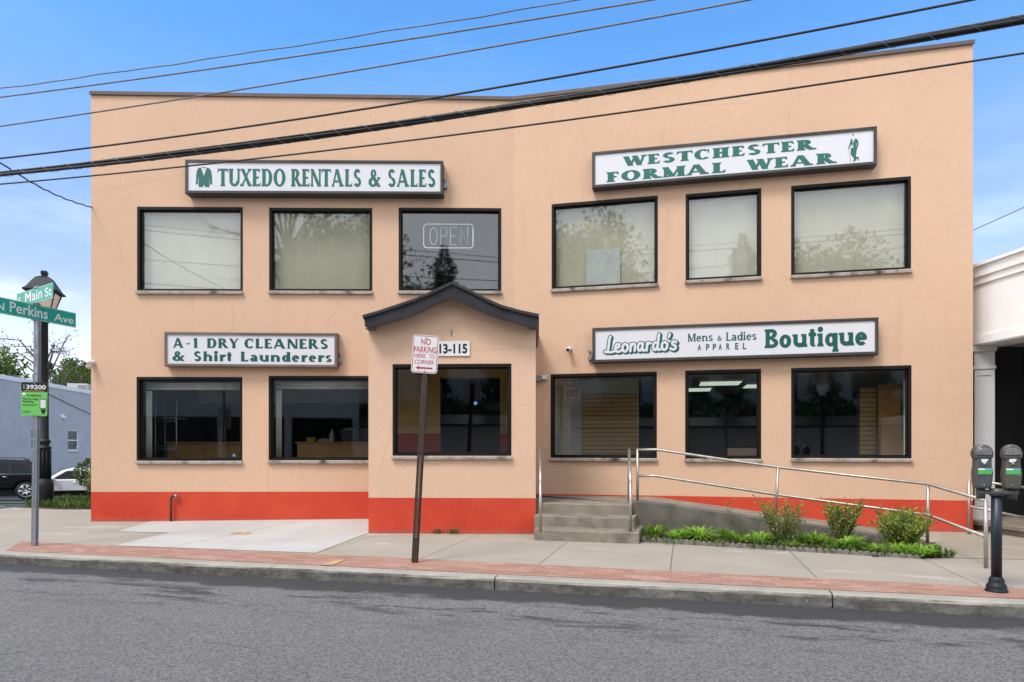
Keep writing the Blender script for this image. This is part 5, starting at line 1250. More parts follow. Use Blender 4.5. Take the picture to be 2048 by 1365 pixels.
# ------------------------------------------------------------------ street lamp
def street_lamp(loc, label, rotz=0):
    L = Vector(loc); r_ = thing('street_lamp', L, label, 'street lamp', 'black lantern street lamps')
    V = lambda z: L + Vector((0, 0, z))
    mb = MB(); mb.lathe(L, [(.20, 0), (.20, .10), (.185, .12), (.19, .14), (.19, .52), (.175, .60), (.15, .63), (.145, .66), (.13, .68)], 16); mb.build('base', M['black_iron'], r_)
    mb = MB()
    for k in range(16):
        pass
    prof = [(.128, .66), (.122, 1.36), (.14, 1.38), (.15, 1.40), (.14, 1.43), (.105, 1.45), (.105, 1.52), (.14, 1.54), (.14, 1.56), (.105, 1.60), (.092, 1.62), (.074, 4.35), (.092, 4.37), (.092, 4.40), (.06, 4.44)]
    mb.lathe(L, prof, 20); 
    for k in range(10):
        t = 2 * math.pi * k / 10; mb.tube([L + Vector((.125 * math.cos(t), .125 * math.sin(t), .68)), L + Vector((.119 * math.cos(t), .119 * math.sin(t), 1.35))], .016, 5)
    mb.box(Frame((L.x + .11, L.y), 0), -.03, .05, L.z + 3.27, L.z + 3.42, -.05, .05, .01); mb.build('post', M['black_iron'], r_)
    mb = MB(); LPH = .72
    mb.lathe(L, [(.15, 4.43), (.17, 4.46), (.17, 4.49), (.15, 4.50)], 4, False, ph=LPH)
    for k in range(4):
        t = 2 * math.pi * (k + LPH) / 4; a = Vector((math.cos(t), math.sin(t), 0)); mb.tube([V(4.48) + a * .165, V(5.08) + a * .40], .014, 6)
    mb.lathe(L, [(.37, 5.06), (.50, 5.08), (.505, 5.11), (.43, 5.16), (.22, 5.42), (.13, 5.46), (.075, 5.48), (.07, 5.50), (.09, 5.52), (.09, 5.58), (.08, 5.60), (.03, 5.61)], 4, False, ph=LPH)
    la = mb.build('lantern', M['black_iron'], r_)
    mb = MB(); mb.lathe(L, [(.148, 4.50), (.375, 5.055)], 4, False, ph=LPH); mb.build('lantern_glass', M['lamp_glass'], la)
    mb = MB(); mb.tube([V(4.5), V(4.75)], .05, 10); mb.build('lamp_holder', M['black_iron'], la)
    return r_
lp = at(89, 895, 16.2); lp.z = -.02
lamp = street_lamp(lp, 'black lantern street lamp behind the green street name signs')
# ------------------------------------------------------------------ plants
def rv(): 
    while True:
        v = Vector((rng.uniform(-1, 1), rng.uniform(-1, 1), rng.uniform(-1, 1)))
        if .05 < v.length < 1: return v
def leaf(mb, p, d, size, wide=.5, droop=0):
    """One pointed leaf, folded a little along its middle."""
    d = d.normalized(); s = d.cross(rv()); s = s.normalized() if s.length > 1e-3 else d.orthogonal(); n = d.cross(s)
    a = p; m1 = p + d * size * .5 + s * size * wide * .5 + n * size * .06; m2 = p + d * size * .5 - s * size * wide * .5 + n * size * .06; t = p + d * size
    mb.add([a, m1, t, m2], [(0, 1, 2, 3)], False)
def clump(mb, c, n, h, spread):
    """Strap leaves that rise and arch over."""
    for _ in range(n):
        t = rng.uniform(0, 2 * math.pi); d = Vector((math.cos(t), math.sin(t), 0)); L = h * rng.uniform(.6, 1.15); out = spread * rng.uniform(.25, 1.1); w = rng.uniform(.008, .015)
        s = Vector((-d.y, d.x, 0)); b = c + d * rng.uniform(0, .05); pts = []
        for k in range(5):
            f = k / 4; pts.append((b + d * out * f ** 1.6 + Vector((0, 0, L * (f - .38 * f ** 3) * (1.1 - .15 * out / spread))), w * (1 - f ** 2 * .95)))
        V = [q for p, ww in pts for q in (p - s * ww, p + s * ww)]
        mb.add(V, [(2 * k, 2 * k + 1, 2 * k + 3, 2 * k + 2) for k in range(4)], True)
def twiggy(mt, ml, mb2, c, n, h, spread, nl, lsize, red=0):
    """Upright twigs with small leaves."""
    for _ in range(n):
        t = rng.uniform(0, 2 * math.pi); d = Vector((math.cos(t), math.sin(t), 0)); L = h * rng.uniform(.55, 1.0); o = spread * rng.uniform(.1, 1); pts = []
        j = rv() * .03
        for k in range(5): f = k / 4; pts.append(c + d * (.03 + o * f) + Vector((0, 0, L * f)) + j * math.sin(f * 3) )
        mt.tube(pts, [.006, .005, .004, .003, .002], 4)
        for _k in range(nl):
            f = rng.uniform(.3, 1.02); i = min(3, int(f * 4)); p = pts[i].lerp(pts[i + 1], min(1, f * 4 - i))
            if rng.random() < .35:
                e = p + rv() * .07 + Vector((0, 0, .05)); mt.tube([p, e], [.003, .0015], 3, False); p = e
            ml.cur = int(rng.random() < red); leaf(ml, p, rv() + Vector((0, 0, .6)), lsize * rng.uniform(.6, 1.2))
def shrub(name, loc, label, n, h, spread, nl, lsize, red=.2, group='shrubs in the flower bed', lm='leaf_shrub'):
    r_ = thing(name, loc, label, 'shrub', group); a, b, c2 = MB(), MB(), MB()
    twiggy(a, b, c2, Vector(loc), n, h, spread, nl, lsize, red)
    a.build('twigs', M['twig'], r_); b.build('foliage', [M[lm], M['leaf_bud']], r_)
    return r_
# the bed: soil between the kerbing and the ramp wall
EL, ER = ground(1281, 1084), ground(1842, 1118)
def edge_at(f): return EL.lerp(ER, f)
m = MB()
for k in range(12):
    a, b = edge_at(k / 12), edge_at((k + 1) / 12); c, d = FRM.p(-.12 + (LR + .2) * (k + 1) / 12, .03, .002), FRM.p(-.12 + (LR + .2) * k / 12, .03, .002)
    m.face([(*a.xy, .02), (*b.xy, .02), (*c.xy, .05), (*d.xy, .05)])
m.face([(*ER.xy, .012), (*ground(1885, 1116).xy, .008), (*ground(1880, 1092).xy, .008), FRM.p(LR + .08, .02, .0)])
tag(m.build('flower_bed', M['soil']), kind='structure')
# scalloped edging, each length a piece of its own
d_ = (ER - EL); N = 9; ea = math.atan2(d_.y, d_.x); seg = d_.length / N
scl = []
for k in range(5):
    for a in range(0, 181, 30): scl.append(((k + .5) * seg * .985 / 5 - math.cos(R(a)) * seg * .985 / 10, .030 + .036 * math.sin(R(a))))
fe = Frame((0, 0), 0); mb = MB(); mb.prism(fe, [(0, -.03)] + [(seg * .985, -.03)] + scl[::-1], -.025, .025, .008)
first = mb.build('bed_edging', M['edging'], None, (0, 0, 0)); edge_labels = 'scalloped grey concrete edging length along the front of the flower bed'
tag(first, edge_labels, 'garden edging', 'scalloped edging of the flower bed')
for k in range(N):
    o = first if k == 0 else first.copy()
    if k: COL.objects.link(o)
    o.location = edge_at(k / N) + Vector((0, 0, rng.uniform(-.008, .008))); o.rotation_euler = (0, rng.uniform(-.02, .02), ea + rng.uniform(-.03, .03))
# lily clumps
protos = []
for k in range(4):
    mb = MB(); clump(mb, Vector((0, 0, 0)), (60, 85, 45, 110)[k], (.24, .28, .22, .26)[k], (.24, .18, .28, .22)[k]); o = mb.build('lily_clump', M['leaf_lily']); protos.append(o)
spots = [(1310, 1076, 1.0), (1352, 1082, .9), (1372, 1078, 1.15), (1398, 1082, .9), (1421, 1084, .8), (1452, 1082, 1.0), (1478, 1086, .85), (1500, 1084, .8), (1524, 1088, .95), (1545, 1088, .75), (1583, 1092, .8), (1608, 1090, .9),
         (1628, 1090, 1.15), (1650, 1094, .85), (1680, 1098, .8), (1700, 1098, .9), (1722, 1100, .7), (1755, 1106, .65), (1796, 1106, .7), (1820, 1108, .7), (1845, 1112, .75), (1868, 1110, .6)]
for k, (px, py, s) in enumerate(spots):
    o = protos[k] if k < 4 else protos[k % 4].copy()
    if k >= 4: COL.objects.link(o)
    s *= 1.22; o.location = ground(px, py, .03); o.rotation_euler = (rng.uniform(-.25, .25), rng.uniform(-.25, .25), rng.uniform(0, 6)); s *= rng.uniform(.75, 1.12); o.scale = (s * 1.2, s * 1.2, s * rng.uniform(.7, 1.1))
    tag(o, 'clump of bright green strap leaves in the flower bed behind the scalloped edging', 'plant', 'leaf clumps in the flower bed')
shrub('bed_shrub', ground(1455, 1072, .04), 'thin leggy sapling shrub against the dark ramp wall, left of the others', 9, .50, .16, 16, .035, .15)
shrub('bed_shrub', ground(1322, 1072, .04), 'wispy stems rising from the lily leaves at the left end of the bed', 10, .34, .16, 5, .02, .2)
shrub('bed_shrub', ground(1562, 1088, .04), 'twiggy shrub with sparse leaves in front of the ramp rail post', 50, .62, .34, 26, .042, .10)
shrub('bed_shrub', ground(1683, 1092, .04), 'shrub with reddish new shoots, third along the flower bed', 46, .60, .25, 44, .046, .10)
shrub('bed_shrub', ground(1803, 1100, .04), 'dense rounded green shrub at the right end of the flower bed', 95, .48, .36, 52, .054, .05)
for k, (px, py, n, s) in enumerate(((1300, 1082, 50, .09), (1336, 1086, 40, .07), (1440, 1090, 50, .08), (1512, 1094, 60, .09), (1565, 1096, 50, .10), (1596, 1098, 50, .08), (1640, 1100, 40, .08), (1668, 1102, 60, .10), (1712, 1104, 60, .09), (1740, 1104, 50, .10), (1775, 1108, 60, .11))):
    c = ground(px, py, .03); mb = MB()
    for _ in range(n): leaf(mb, c + Vector((rng.uniform(-1, 1) * s * 1.3, rng.uniform(-1, 1) * s, rng.random() * s * .8)), rv() + Vector((0, -.2, .5)), s * rng.uniform(.3, .7), .55)
    tag(mb.build('bed_weed', M['leaf_weed'], None, c), 'low broad-leaved weed between the strap leaf clumps of the flower bed', 'weed', 'weeds in the flower bed')
m = MB()
for _ in range(420):
    f = rng.random(); a = edge_at(f); b = FRM.p(-.1 + (LR + .1) * f, 0, .01); p = a.lerp(Vector((b.x, b.y, 0)), rng.uniform(.06, .9)); p.z = .03; h = rng.uniform(.05, .30) * (.5 + .8 * abs(math.sin(f * 19)))
    dr = Vector((rng.uniform(-.5, .5), rng.uniform(-.5, .4), 1)).normalized(); s = Vector((.004, .001, 0)); e2 = p + dr * h; m.add([p - s, p + s, p + dr * h * .6 + s * .8, e2 + Vector((dr.x, dr.y, 0)) * h * .2, p + dr * h * .6 - s * .8], [(0, 1, 2, 3, 4)], True)
tag(m.build('wild_grass', M['leaf_weed']), 'thin ragged grass blades growing through the flower bed', 'grass', kind='stuff')
# leaf litter in the bed
m = MB()
for _ in range(900):
    f, q = rng.random(), rng.random(); a = edge_at(f); b = FRM.p(-.1 + (LR + .1) * f, 0, .01); p = a.lerp(Vector((b.x, b.y, 0)), q * .95 + .03); p.z = .035 + rng.random() * .02
    leaf(m, p, Vector((rng.uniform(-1, 1), rng.uniform(-1, 1), rng.uniform(-.1, .25))), rng.uniform(.025, .06), .6)
tag(m.build('leaf_litter', M['twig']), 'dry leaf litter on the soil of the flower bed', 'leaf litter', kind='stuff')
# small weeds in the joints
def weed(px, py, n, s, label, z=.01, name='weed'):
    c = ground(px, py, 0); c.z = z; mb = MB()
    for _ in range(n): leaf(mb, c + Vector((rng.uniform(-1, 1) * s, rng.uniform(-.3, .3) * s, 0)), Vector((rng.uniform(-1, 1), rng.uniform(-1, .4), rng.uniform(.3, 1.6))), s * rng.uniform(.5, 1.1), .3)
    return tag(mb.build(name, M['leaf_weed'], None, c), label, 'weed')
weed(878, 1068, 26, .09, 'small weed at the foot of the porch, right beside another'); weed(904, 1069, 30, .10, 'wider flat weed at the foot of the porch, right of its neighbour')
weed(846, 1067, 8, .03, 'tiny weed at the foot of the porch behind the leaning post'); weed(1836, 1116, 40, .12, 'low weed spilling over the pavement at the end of the edging'); weed(1885, 1116, 60, .14, 'low weed patch at the far right tip of the flower bed')
c = ground(1751, 1114, 0); mb = MB(); mb.sphere(c + Vector((0, 0, .012)), .05, 10, 6, (1, .6, .4)); tag(mb.build('stone', M['soil'], None, c), 'small dark stone lying on the pavement below the edging', 'stone')

# trees
def tree(name, loc, label, h, trunk_r, crown_c, crown_r, nclus, nleaf, lsize, lm, bm_='bark', group=None, bare=0, seed=1, lean=0):
    """Tapered trunk, limbs reaching to every leaf cluster, and leaves scattered about the limb ends."""
    global rng
    keep = rng; rng = random.Random(seed)
    L = Vector(loc); r_ = thing(name, loc, label, 'tree', group); tk, cr = MB(), MB()
    top = L + Vector((lean, 0, h * .72)); mid = L + Vector((lean * .3 + rng.uniform(-.2, .2), rng.uniform(-.2, .2), h * .35))
    tk.tube([L + Vector((0, 0, -.2)), L + Vector((0, 0, .3)), mid, top], [trunk_r * 1.35, trunk_r, trunk_r * .75, trunk_r * .25], 9)
    cc = L + Vector(crown_c)
    for i in range(nclus):
        v = rv(); v = v.normalized() * (.45 + .55 * rng.random()); p = cc + Vector((v.x * crown_r[0], v.y * crown_r[1], v.z * crown_r[2]))
        f = rng.uniform(.3, .95); s = mid.lerp(top, f) if p.z > mid.z + .3 else L.lerp(mid, .85)
        e = s.lerp(p, .55) + rv() * .12 * crown_r[0] + Vector((0, 0, .06 * h))
        tk.tube([s, e, p], [trunk_r * .32, trunk_r * .18, trunk_r * .05], 5, False)
        if bare:
            for _ in range(bare):
                a = e.lerp(p, rng.random()); b = a + (v + rv() * .9) * rng.uniform(.12, .32) * crown_r[0]; tk.tube([a, a.lerp(b, .5) + rv() * .03 * crown_r[0], b], [trunk_r * .07, trunk_r * .04, trunk_r * .018], 4, False)
                for _k in range(nleaf): leaf(cr, b + rv() * .05 * crown_r[0] + (a - b) * rng.random() * .7, rv() + Vector((0, 0, .3)), lsize * rng.uniform(.6, 1.3))
        else:
            rad = crown_r[0] * rng.uniform(.22, .40)
            for _k in range(nleaf):
                q = rv(); leaf(cr, p + q * rad, q + rv() * .7 + Vector((0, 0, .2)), lsize * rng.uniform(.6, 1.4), .65)
    tk.build('trunk', M[bm_], r_)
    if cr.f: cr.build('crown', M[lm], r_)
    rng = keep; return r_
def conifer(name, loc, label, h, rad, n, lm='leaf_yew', group=None, seed=3, narrow=False, size=.5):
    global rng
    keep = rng; rng = random.Random(seed); L = Vector(loc); r_ = thing(name, loc, label, 'tree', group); tk, cr = MB(), MB()
    tk.tube([L + Vector((0, 0, -.2)), L + Vector((0, 0, h * .97))], [rad * .09, .02], 7)
    for _ in range(n):
        f = 1 - rng.random() ** (.75 if narrow else .55); z = h * (.06 + .94 * f); env = rad * ((1 - f) ** (.55 if narrow else .8)) * (.75 + .35 * math.sin(f * 37 + rng.random() * 2)); t = rng.uniform(0, 6.283); q = math.sqrt(rng.random())
        p = L + Vector((math.cos(t) * env * q, math.sin(t) * env * q, z)); d = Vector((math.cos(t), math.sin(t), .9 if narrow else -.05)) + rv() * .4; leaf(cr, p, d, size * rng.uniform(.6, 1.3), .45)
        if not narrow and rng.random() < .04: tk.tube([L + Vector((0, 0, z + .2)), p], [.04, .01], 4, False)
    tk.build('trunk', M['bark'], r_); cr.build('crown', M[lm], r_); rng = keep; return r_
# corner planting on the left
shrub('corner_shrub', (-10.05, 16.7, 0), 'loose yellowish shrub at the left corner of the building', 70, .85, .34, 26, .06, .25, 'shrubs at the left corner')
shrub('corner_shrub', (-10.75, 17.4, 0), 'dark topiary shrub with a round head at the left corner', 12, .62, .10, 4, .05, .2, 'shrubs at the left corner')
tp = bpy.data.objects['corner_shrub.001']; mb = MB()
for _ in range(1500):
    v = rv().normalized() * rng.uniform(.7, 1.02); leaf(mb, Vector((-10.72, 17.4, .74)) + v * .36, v + rv(), .07)
mb.build('round_head', M['leaf_deep'], tp)
shrub('corner_shrub', (-9.6, 16.2, 0), 'low spreading green shrub against the left side wall', 60, .6, .42, 26, .07, .1, 'shrubs at the left corner', 'leaf_weed')
m = MB()
for _ in range(3800):
    x, y = rng.uniform(-11.5, -8), rng.uniform(15.45, 17.6)
    if y < 15.45 + max(0, (-10.2 - x)) * .45: continue
    leaf(m, Vector((x, y, 0)), Vector((rng.uniform(-.8, .8), rng.uniform(-.8, .8), 1)), rng.uniform(.06, .26), .16)
tag(m.build('grass', M['leaf_weed']), 'rough grass and weeds at the building corner round the lamp post', 'grass', kind='stuff')
# trees over the grey building
tree('leafy_tree', (-46.5, 61.5, -3.1), 'green tree behind the grey building at the left edge', 15.8, .38, (-2.6, 0, 9.6), (5.0, 4.5, 4.3), 60, 280, .32, 'leaf', seed=11)
tree('budding_tree', (-45, 66, -3.1), 'bare tree with sparse buds behind the street name signs', 18.6, .3, (.0, 0, 12.9), (5.2, 5, 6.0), 34, 3, .22, 'leaf_bud', 'bark_grey', bare=9, seed=21)
tree('leafy_tree', (-56.5, 87, -3.6), 'round green tree behind the air conditioner on the grey roof', 16.2, .38, (.6, 0, 12.9), (2.9, 2.9, 2.7), 50, 260, .30, 'leaf', seed=31)

# ------------------------------------------------------------------ the grey building across the side street
M['grey_wall'] = mat('grey_blue_stucco', (.52, .515, .525), .9, 0, .06, 1.2, .2, 30)
GK = 1.35                                        # it stands beyond the parked cars
def gz(z): return ZC + (z - ZC) * GK
M['pane_far'] = mat('far_window_pane', (.07, .09, .09), .35, 0, .5, 3, 0, 1, .15)
def gpt(px, Y): return (-22.5 - .155 * (Y / GK - 30)) * GK
GA = math.atan2(1, -.155)                        # the wall runs into the distance; its face looks right
o = Vector((gpt(0, 24 * GK), 24 * GK)); FGr = Frame(o, GA)
gb = thing('grey_building', (o.x, o.y, -1.2), 'low grey stucco building with a white roof edge across the side street', 'building')
Lg = 30 * GK
wn1 = [(11.95, 13.05, 1.27, 2.27), (8.3, 9.1, 1.15, 2.35)]
def zpx(py, Y): return ZC + (CY - py) / F * Y
mb = MB(); dummy = MB()
Wg = [(12.15, 13.35, zpx(902, 36.4), zpx(860, 36.4)), (8.6, 9.7, zpx(902, 33) + .05, zpx(857, 33))]
Wg = [(p * GK, q_ * GK, gz(r), gz(s)) for p, q_, r, s in Wg]; GT = gz(4.42)
wall(FGr, -3, Lg, -4, (GT, GT), Wg, -9, mb, dummy, False)
c0 = FGr.p(-3, 0); c1 = FGr.p(Lg, 0); mb.face([(c0.x - 14, c0.y - 2, -4), (*c0.xy, -4), (*c0.xy, GT), (c0.x - 14, c0.y - 2, GT)]); mb.build('wall', M['grey_wall'], gb)
mb = MB(); mb.box(FGr, -3.05, Lg, GT - .02, GT + .25, -.3, .06); mb.build('roof_edge', M['white_paint'], gb)
mb = MB(); mb.face([(*c0.xy, GT - .01), (*c1.xy, GT - .01), (c1.x - 14, c1.y, GT - .01), (c0.x - 14, c0.y, GT - .01)]); mb.build('roof', M['shingle'], gb)
for (a, b, lo, hi) in Wg:
    mb = MB()
    for x0, x1, z0, z1 in ((a, a + .09, lo, hi), (b - .09, b, lo, hi), (a + .09, b - .09, hi - .09, hi), (a + .09, b - .09, lo, lo + .09), (a + .09, b - .09, (lo + hi) / 2 - .04, (lo + hi) / 2 + .04)): mb.box(FGr, x0, x1, z0, z1, -.12, -.04)
    w_ = mb.build('window', M['white_paint'], gb)
    mb = MB(); mb.box(FGr, a + .05, b - .05, lo + .05, hi - .05, -.11, -.09); mb.build('pane', M['pane_far'], w_)
    mb = MB(); mb.box(FGr, a - .05, b + .05, lo - .09, lo - .002, -.1, .05); mb.build('sill', M['grey_wall'], w_)
    mb = MB(); mb.box(FGr, a + .02, b - .02, lo, hi, -.6, -.55); mb.build('curtain', M['curtain'], w_)
for u_, z_, lab in ((11.5 * GK, gz(3.0), 'small white vent hood on the grey wall, above the sash window'), (8.9 * GK, gz(2.9), 'small white vent hood on the grey wall beside the lamp post')):
    mb = MB(); mb.prism(Frame(FGr.p(u_, 0, 0).xy, FGr.a - R(90)), [(0, z_ - .12), (.0, z_ + .16), (.04, z_ + .16), (.22, z_ - .04), (.22, z_ - .12)], -.15, .15); tag(mb.build('vent_hood', M['white_paint'], None, FGr.p(u_, z_)), lab, 'vent')
# roof condenser and low vent
ac = at(158, 771, 41); ac = Vector((-26.6, 42, 4.42)); kx = (158 - CX) / F; ac = Vector((kx * 58, 58, GT))
r_ = thing('air_conditioner', ac, 'grey condenser unit with a round fan grille on the grey building roof', 'air conditioner')
mb = MB(); W2 = Frame((ac.x, ac.y), R(18)); mb.box(W2, -.75, .75, GT + .02, GT + 1.3, -.5, .5, .02); mb.build('cabinet', M['grey_white'], r_)
mb = MB()
for k in range(11): mb.box(W2, .05, .68, GT + .12 + k * .1, GT + .15 + k * .1, .505, .52)
mb.build('louvre', M['meter_grey'], r_)
mb = MB(); mb.tube([W2.p(-.34, GT + .66, .505), W2.p(-.34, GT + .66, .52)], .32, 16); mb.build('fan_grille', M['coping'], r_)
kx = (58 - CX) / F; v = Vector((kx * 48, 48, GT)); r_ = thing('roof_vent', v, 'low capped metal vent on the grey roof beside the sign post', 'vent')
mb = MB(); mb.lathe(v, [(.28, 0), (.28, .55)], 10); mb.build('stack', M['galv'], r_); mb = MB(); mb.lathe(v, [(.42, .56), (.44, .62), (.40, .70), (.1, .76)], 10); mb.build('cap', M['grey_white'], r_)
# a wire along the grey wall
mb = MB(); mb.tube([FGr.p(u_ * GK, gz(z_), .05) for u_, z_ in ((9.3, 4.2), (12, 3.72), (16, 3.05), (22, 2.2))], .02, 5); tag(mb.build('wall_wire', M['cable'], None, FGr.p(9.3 * GK, gz(4.2), .05)), 'slack dark wire sagging across the grey wall', 'wire')

# ------------------------------------------------------------------ cars
M['car_black'] = mat('black_car_paint', (.006, .0065, .008), .28, .0, .1, 2, 0, 1, .3); M['car_white'] = mat('white_car_paint', (.66, .67, .68), .25, 0, .02, 2, 0, 1, .5)
M['tyre'] = mat('tyre', (.014, .014, .015), .85, 0, .2, 9); M['alloy'] = mat('alloy_wheel', (.52, .53, .55), .3, .7, .05, 9); M['chrome'] = mat('chrome', (.7, .7, .72), .15, 1, .02, 9); M['headlight'] = mat('headlight_glass', (.62, .64, .66), .12, 0, .1, 9)
M['tail'] = mat('red_tail_light', (.3, .02, .02), .2, 0, .1, 9)
def bevel(o, w):
    md = o.modifiers.new('rounding', 'BEVEL'); md.width = w; md.segments = 3; md.limit_method = 'ANGLE'; md.angle_limit = R(35)
    o.data.polygons.foreach_set('use_smooth', [True] * len(o.data.polygons)); wn_ = o.modifiers.new('normals', 'WEIGHTED_NORMAL')
def car(name, loc, rotz, label, paint, prof, roofp, wheels, wr, W, glasses, chrome_line=None, lights=(), handles=(), rails=False, round_light=False):
    """prof: side outline of the body (x forward, z up) clockwise from the rear bumper foot; roofp: greenhouse outline."""
    r_ = thing(name, loc, label, 'car'); Lm = Matrix.Translation(loc) @ Matrix.Rotation(rotz, 4, 'Z')
    T = lambda x, y, z: Lm @ Vector((x, y, z)); hw = W / 2
    def section(pts, k0, k1, mb):            # pts loop, half width varies with height
        n = len(pts); ys = [hw * (k0 + (k1 - k0) * max(0, min(1, (z - zlo) / (zhi - zlo)))) for x, z in pts]; rings = []
        for s, inset, shr in ((-1, .0, .955), (-1, .06, 1), (1, .06, 1), (1, 0, .955)):
            cx = sum(p[0] for p in pts) / n; cz = sum(p[1] for p in pts) / n
            rings.append([T(cx + (x - cx) * shr, s * (y - inset), cz + (z - cz) * (.93 if shr < 1 else 1)) for (x, z), y in zip(pts, ys)])
        V = [p for r in rings for p in r]; fs = []
        for k in range(3):
            for i in range(n): j = (i + 1) % n; fs.append((k * n + i, k * n + j, (k + 1) * n + j, (k + 1) * n + i))
        fs += [tuple(range(n))[::-1], tuple(3 * n + i for i in range(n))]; mb.add(V, fs, False)
    full = []
    for (a, b) in zip(prof, prof[1:] + prof[:1]): full.append(a)
    zlo, zhi = min(z for x, z in prof), max(z for x, z in prof)
    bot = []
    for wx in sorted(wheels):                # wheel arches cut in the lower edge, rear to front
        bot += [(wx + (wr + .06) * math.cos(R(a)), wr + (wr + .06) * math.sin(R(a)) if wr + (wr + .06) * math.sin(R(a)) > zlo else zlo) for a in range(165, 14, -15)]
    mb = MB(); section([(x, z) for x, z in prof] + sorted(bot, key=lambda p: -p[0]) , .97, 1.0, mb); body = mb.build('body', paint, r_)
    recalc(body); bevel(body, .07)
    zlo, zhi = min(z for x, z in roofp), max(z for x, z in roofp)
    mb = MB(); section(roofp, .95, .72, mb); rf_ = mb.build('cabin', paint, r_); recalc(rf_); bevel(rf_, .09)
    yat = lambda z: hw * (.95 + (.72 - .95) * max(0, min(1, (z - zlo) / (zhi - zlo))))
    for kind, pts in glasses:
        if kind == 'side':
            for s in (-1, 1): mb = MB(); mb.face([T(x, s * (yat(z) + .012), z) for x, z in (pts if s < 0 else pts[::-1])]); mb.build('side_window', M['glass_car'], r_)
        else:
            (xa, za_), (xb, zb_) = pts; mb = MB(); k = .88; mb.face([T(xa, -yat(za_) * k, za_), T(xa, yat(za_) * k, za_), T(xb, yat(zb_) * k, zb_), T(xb, -yat(zb_) * k, zb_)]); mb.build(kind, M['glass_car'], r_)
    if chrome_line:
        mb = MB()
        for s in (-1, 1): mb.tube([T(x, s * (yat(z) + .016), z) for x, z in chrome_line], .012, 5)
        mb.build('window_trim', M['chrome'], r_)
    ub_ = MB(); ub_.add([T(x, y, z) for z in (.17, .78) for y in (-hw + .23, hw - .23) for x in (prof[0][0] + .3, prof[-1][0] - .25)], [(0, 1, 3, 2), (4, 6, 7, 5), (0, 4, 5, 1), (2, 3, 7, 6), (0, 2, 6, 4), (1, 5, 7, 3)], False); ub_.build('underbody', M['tyre'], r_)
    for wx in wheels:
        for s in (-1, 1):
            y0 = s * (hw - .20); y1 = s * (hw - .005); mb = MB(); mb.tube([T(wx, y0, wr), T(wx, y0 + s * .02, wr), T(wx, y1 - s * .02, wr), T(wx, y1, wr)], [wr * .94, wr, wr, wr * .93], 28, True, True); ty = mb.build('wheel', M['tyre'], r_)
            mb = MB(); c = T(wx, y1 + s * .001, wr); ax = (T(wx, y1 + s, wr) - T(wx, y1, wr)).normalized(); f_ = (T(wx + 1, 0, 0) - T(wx, 0, 0)).normalized(); ri = wr * .68
            for k in range(7):
                for e in (-.13, .13):
                    t = 2 * math.pi * k / 7 + e; d = f_ * math.cos(t) + Vector((0, 0, math.sin(t))); mb.tube([c + d * .05, c + d * ri], [.022, .016], 5, True)
            cir = [c + (f_ * math.cos(t) + Vector((0, 0, math.sin(t)))) * ri for t in [2 * math.pi * q / 28 for q in range(29)]]; mb.tube(cir, .014, 5); mb.tube([c - ax * .01, c + ax * .015], .055, 12); mb.build('rim', M['alloy'], ty)
    for (x, z, ry, rz, nm) in lights:
        for s in (-1, 1):
            mb = MB(); mb.sphere(T(x, s * (hw - ry * 1.05), z), 1, 14, 8, (.09, ry, rz)); mb.build(nm, M['tail'] if 'tail' in nm else M['headlight'], r_)
    for x, z in handles:
        for s in (-1, 1): mb = MB(); mb.tube([T(x - .09, s * (hw + .012), z), T(x + .09, s * (hw + .012), z + .01)], .014, 6); mb.build('door_handle', M['chrome'], r_)
    if rails:
        mb = MB()
        for s in (-1, 1): mb.tube([T(-1.75, s * .56, zhi - .06), T(-1.5, s * .57, zhi + .05), T(.1, s * .57, zhi + .07), T(.35, s * .57, zhi + .0)], .018, 6)
        mb.build('roof_rail', M['coping'], r_)
    for x in (-.35, .95) if rails else (.35,):
        for s in (-1, 1): mb = MB(); mb.tube([T(x, s * (hw + .001), .42), T(x + .02, s * (hw + .001), .9)], .004, 4); mb.build('door_seam', M['ink'], r_)
    for s in (-1, 1):
        xm = roofp[-1][0] - .35; mb = MB(); mb.sphere(T(xm, s * (hw + .08), zlo + .10), 1, 10, 8, (.09, .10, .07)); mb.build('wing_mirror', paint, r_)
    return r_
M['glass_car'] = mat('car_window', (.012, .014, .016), .12, 0, .1, 2, 0, 1, .16)
ys = 28.74; xs = -22.45
suv = car('parked_suv', (xs, ys, lotz(ys) + .02), R(213), 'black estate car with alloy wheels and roof rails at the left edge', M['car_black'],
    [(-2.38, .42), (-2.42, .75), (-2.34, 1.02), (-2.2, 1.10), (1.05, 1.12), (1.9, 1.02), (2.25, .85), (2.36, .62), (2.3, .30)],
    [(-2.28, 1.06), (-1.98, 1.48), (-1.7, 1.66), (-.6, 1.72), (.1, 1.66), (1.05, 1.08)], (-1.66, 1.32), .38, 1.9,
    [('side', [(-1.95, 1.13), (-1.62, 1.50), (-1.12, 1.56), (-1.12, 1.13)]), ('side', [(-1.06, 1.13), (-1.06, 1.57), (-.25, 1.59), (-.25, 1.13)]), ('side', [(-.18, 1.13), (-.18, 1.59), (.2, 1.54), (.80, 1.13)]), ('rear_window', ((-2.30, 1.12), (-1.93, 1.56)))],
    [(-2.1, 1.10), (.85, 1.11)], [(-2.33, .93, .18, .10, 'tail_light'), (2.22, .78, .2, .09, 'headlight')], [(-.95, .98), (.25, .98)], rails=True)
ys2 = 32.5; kx = (146 - CX) / F
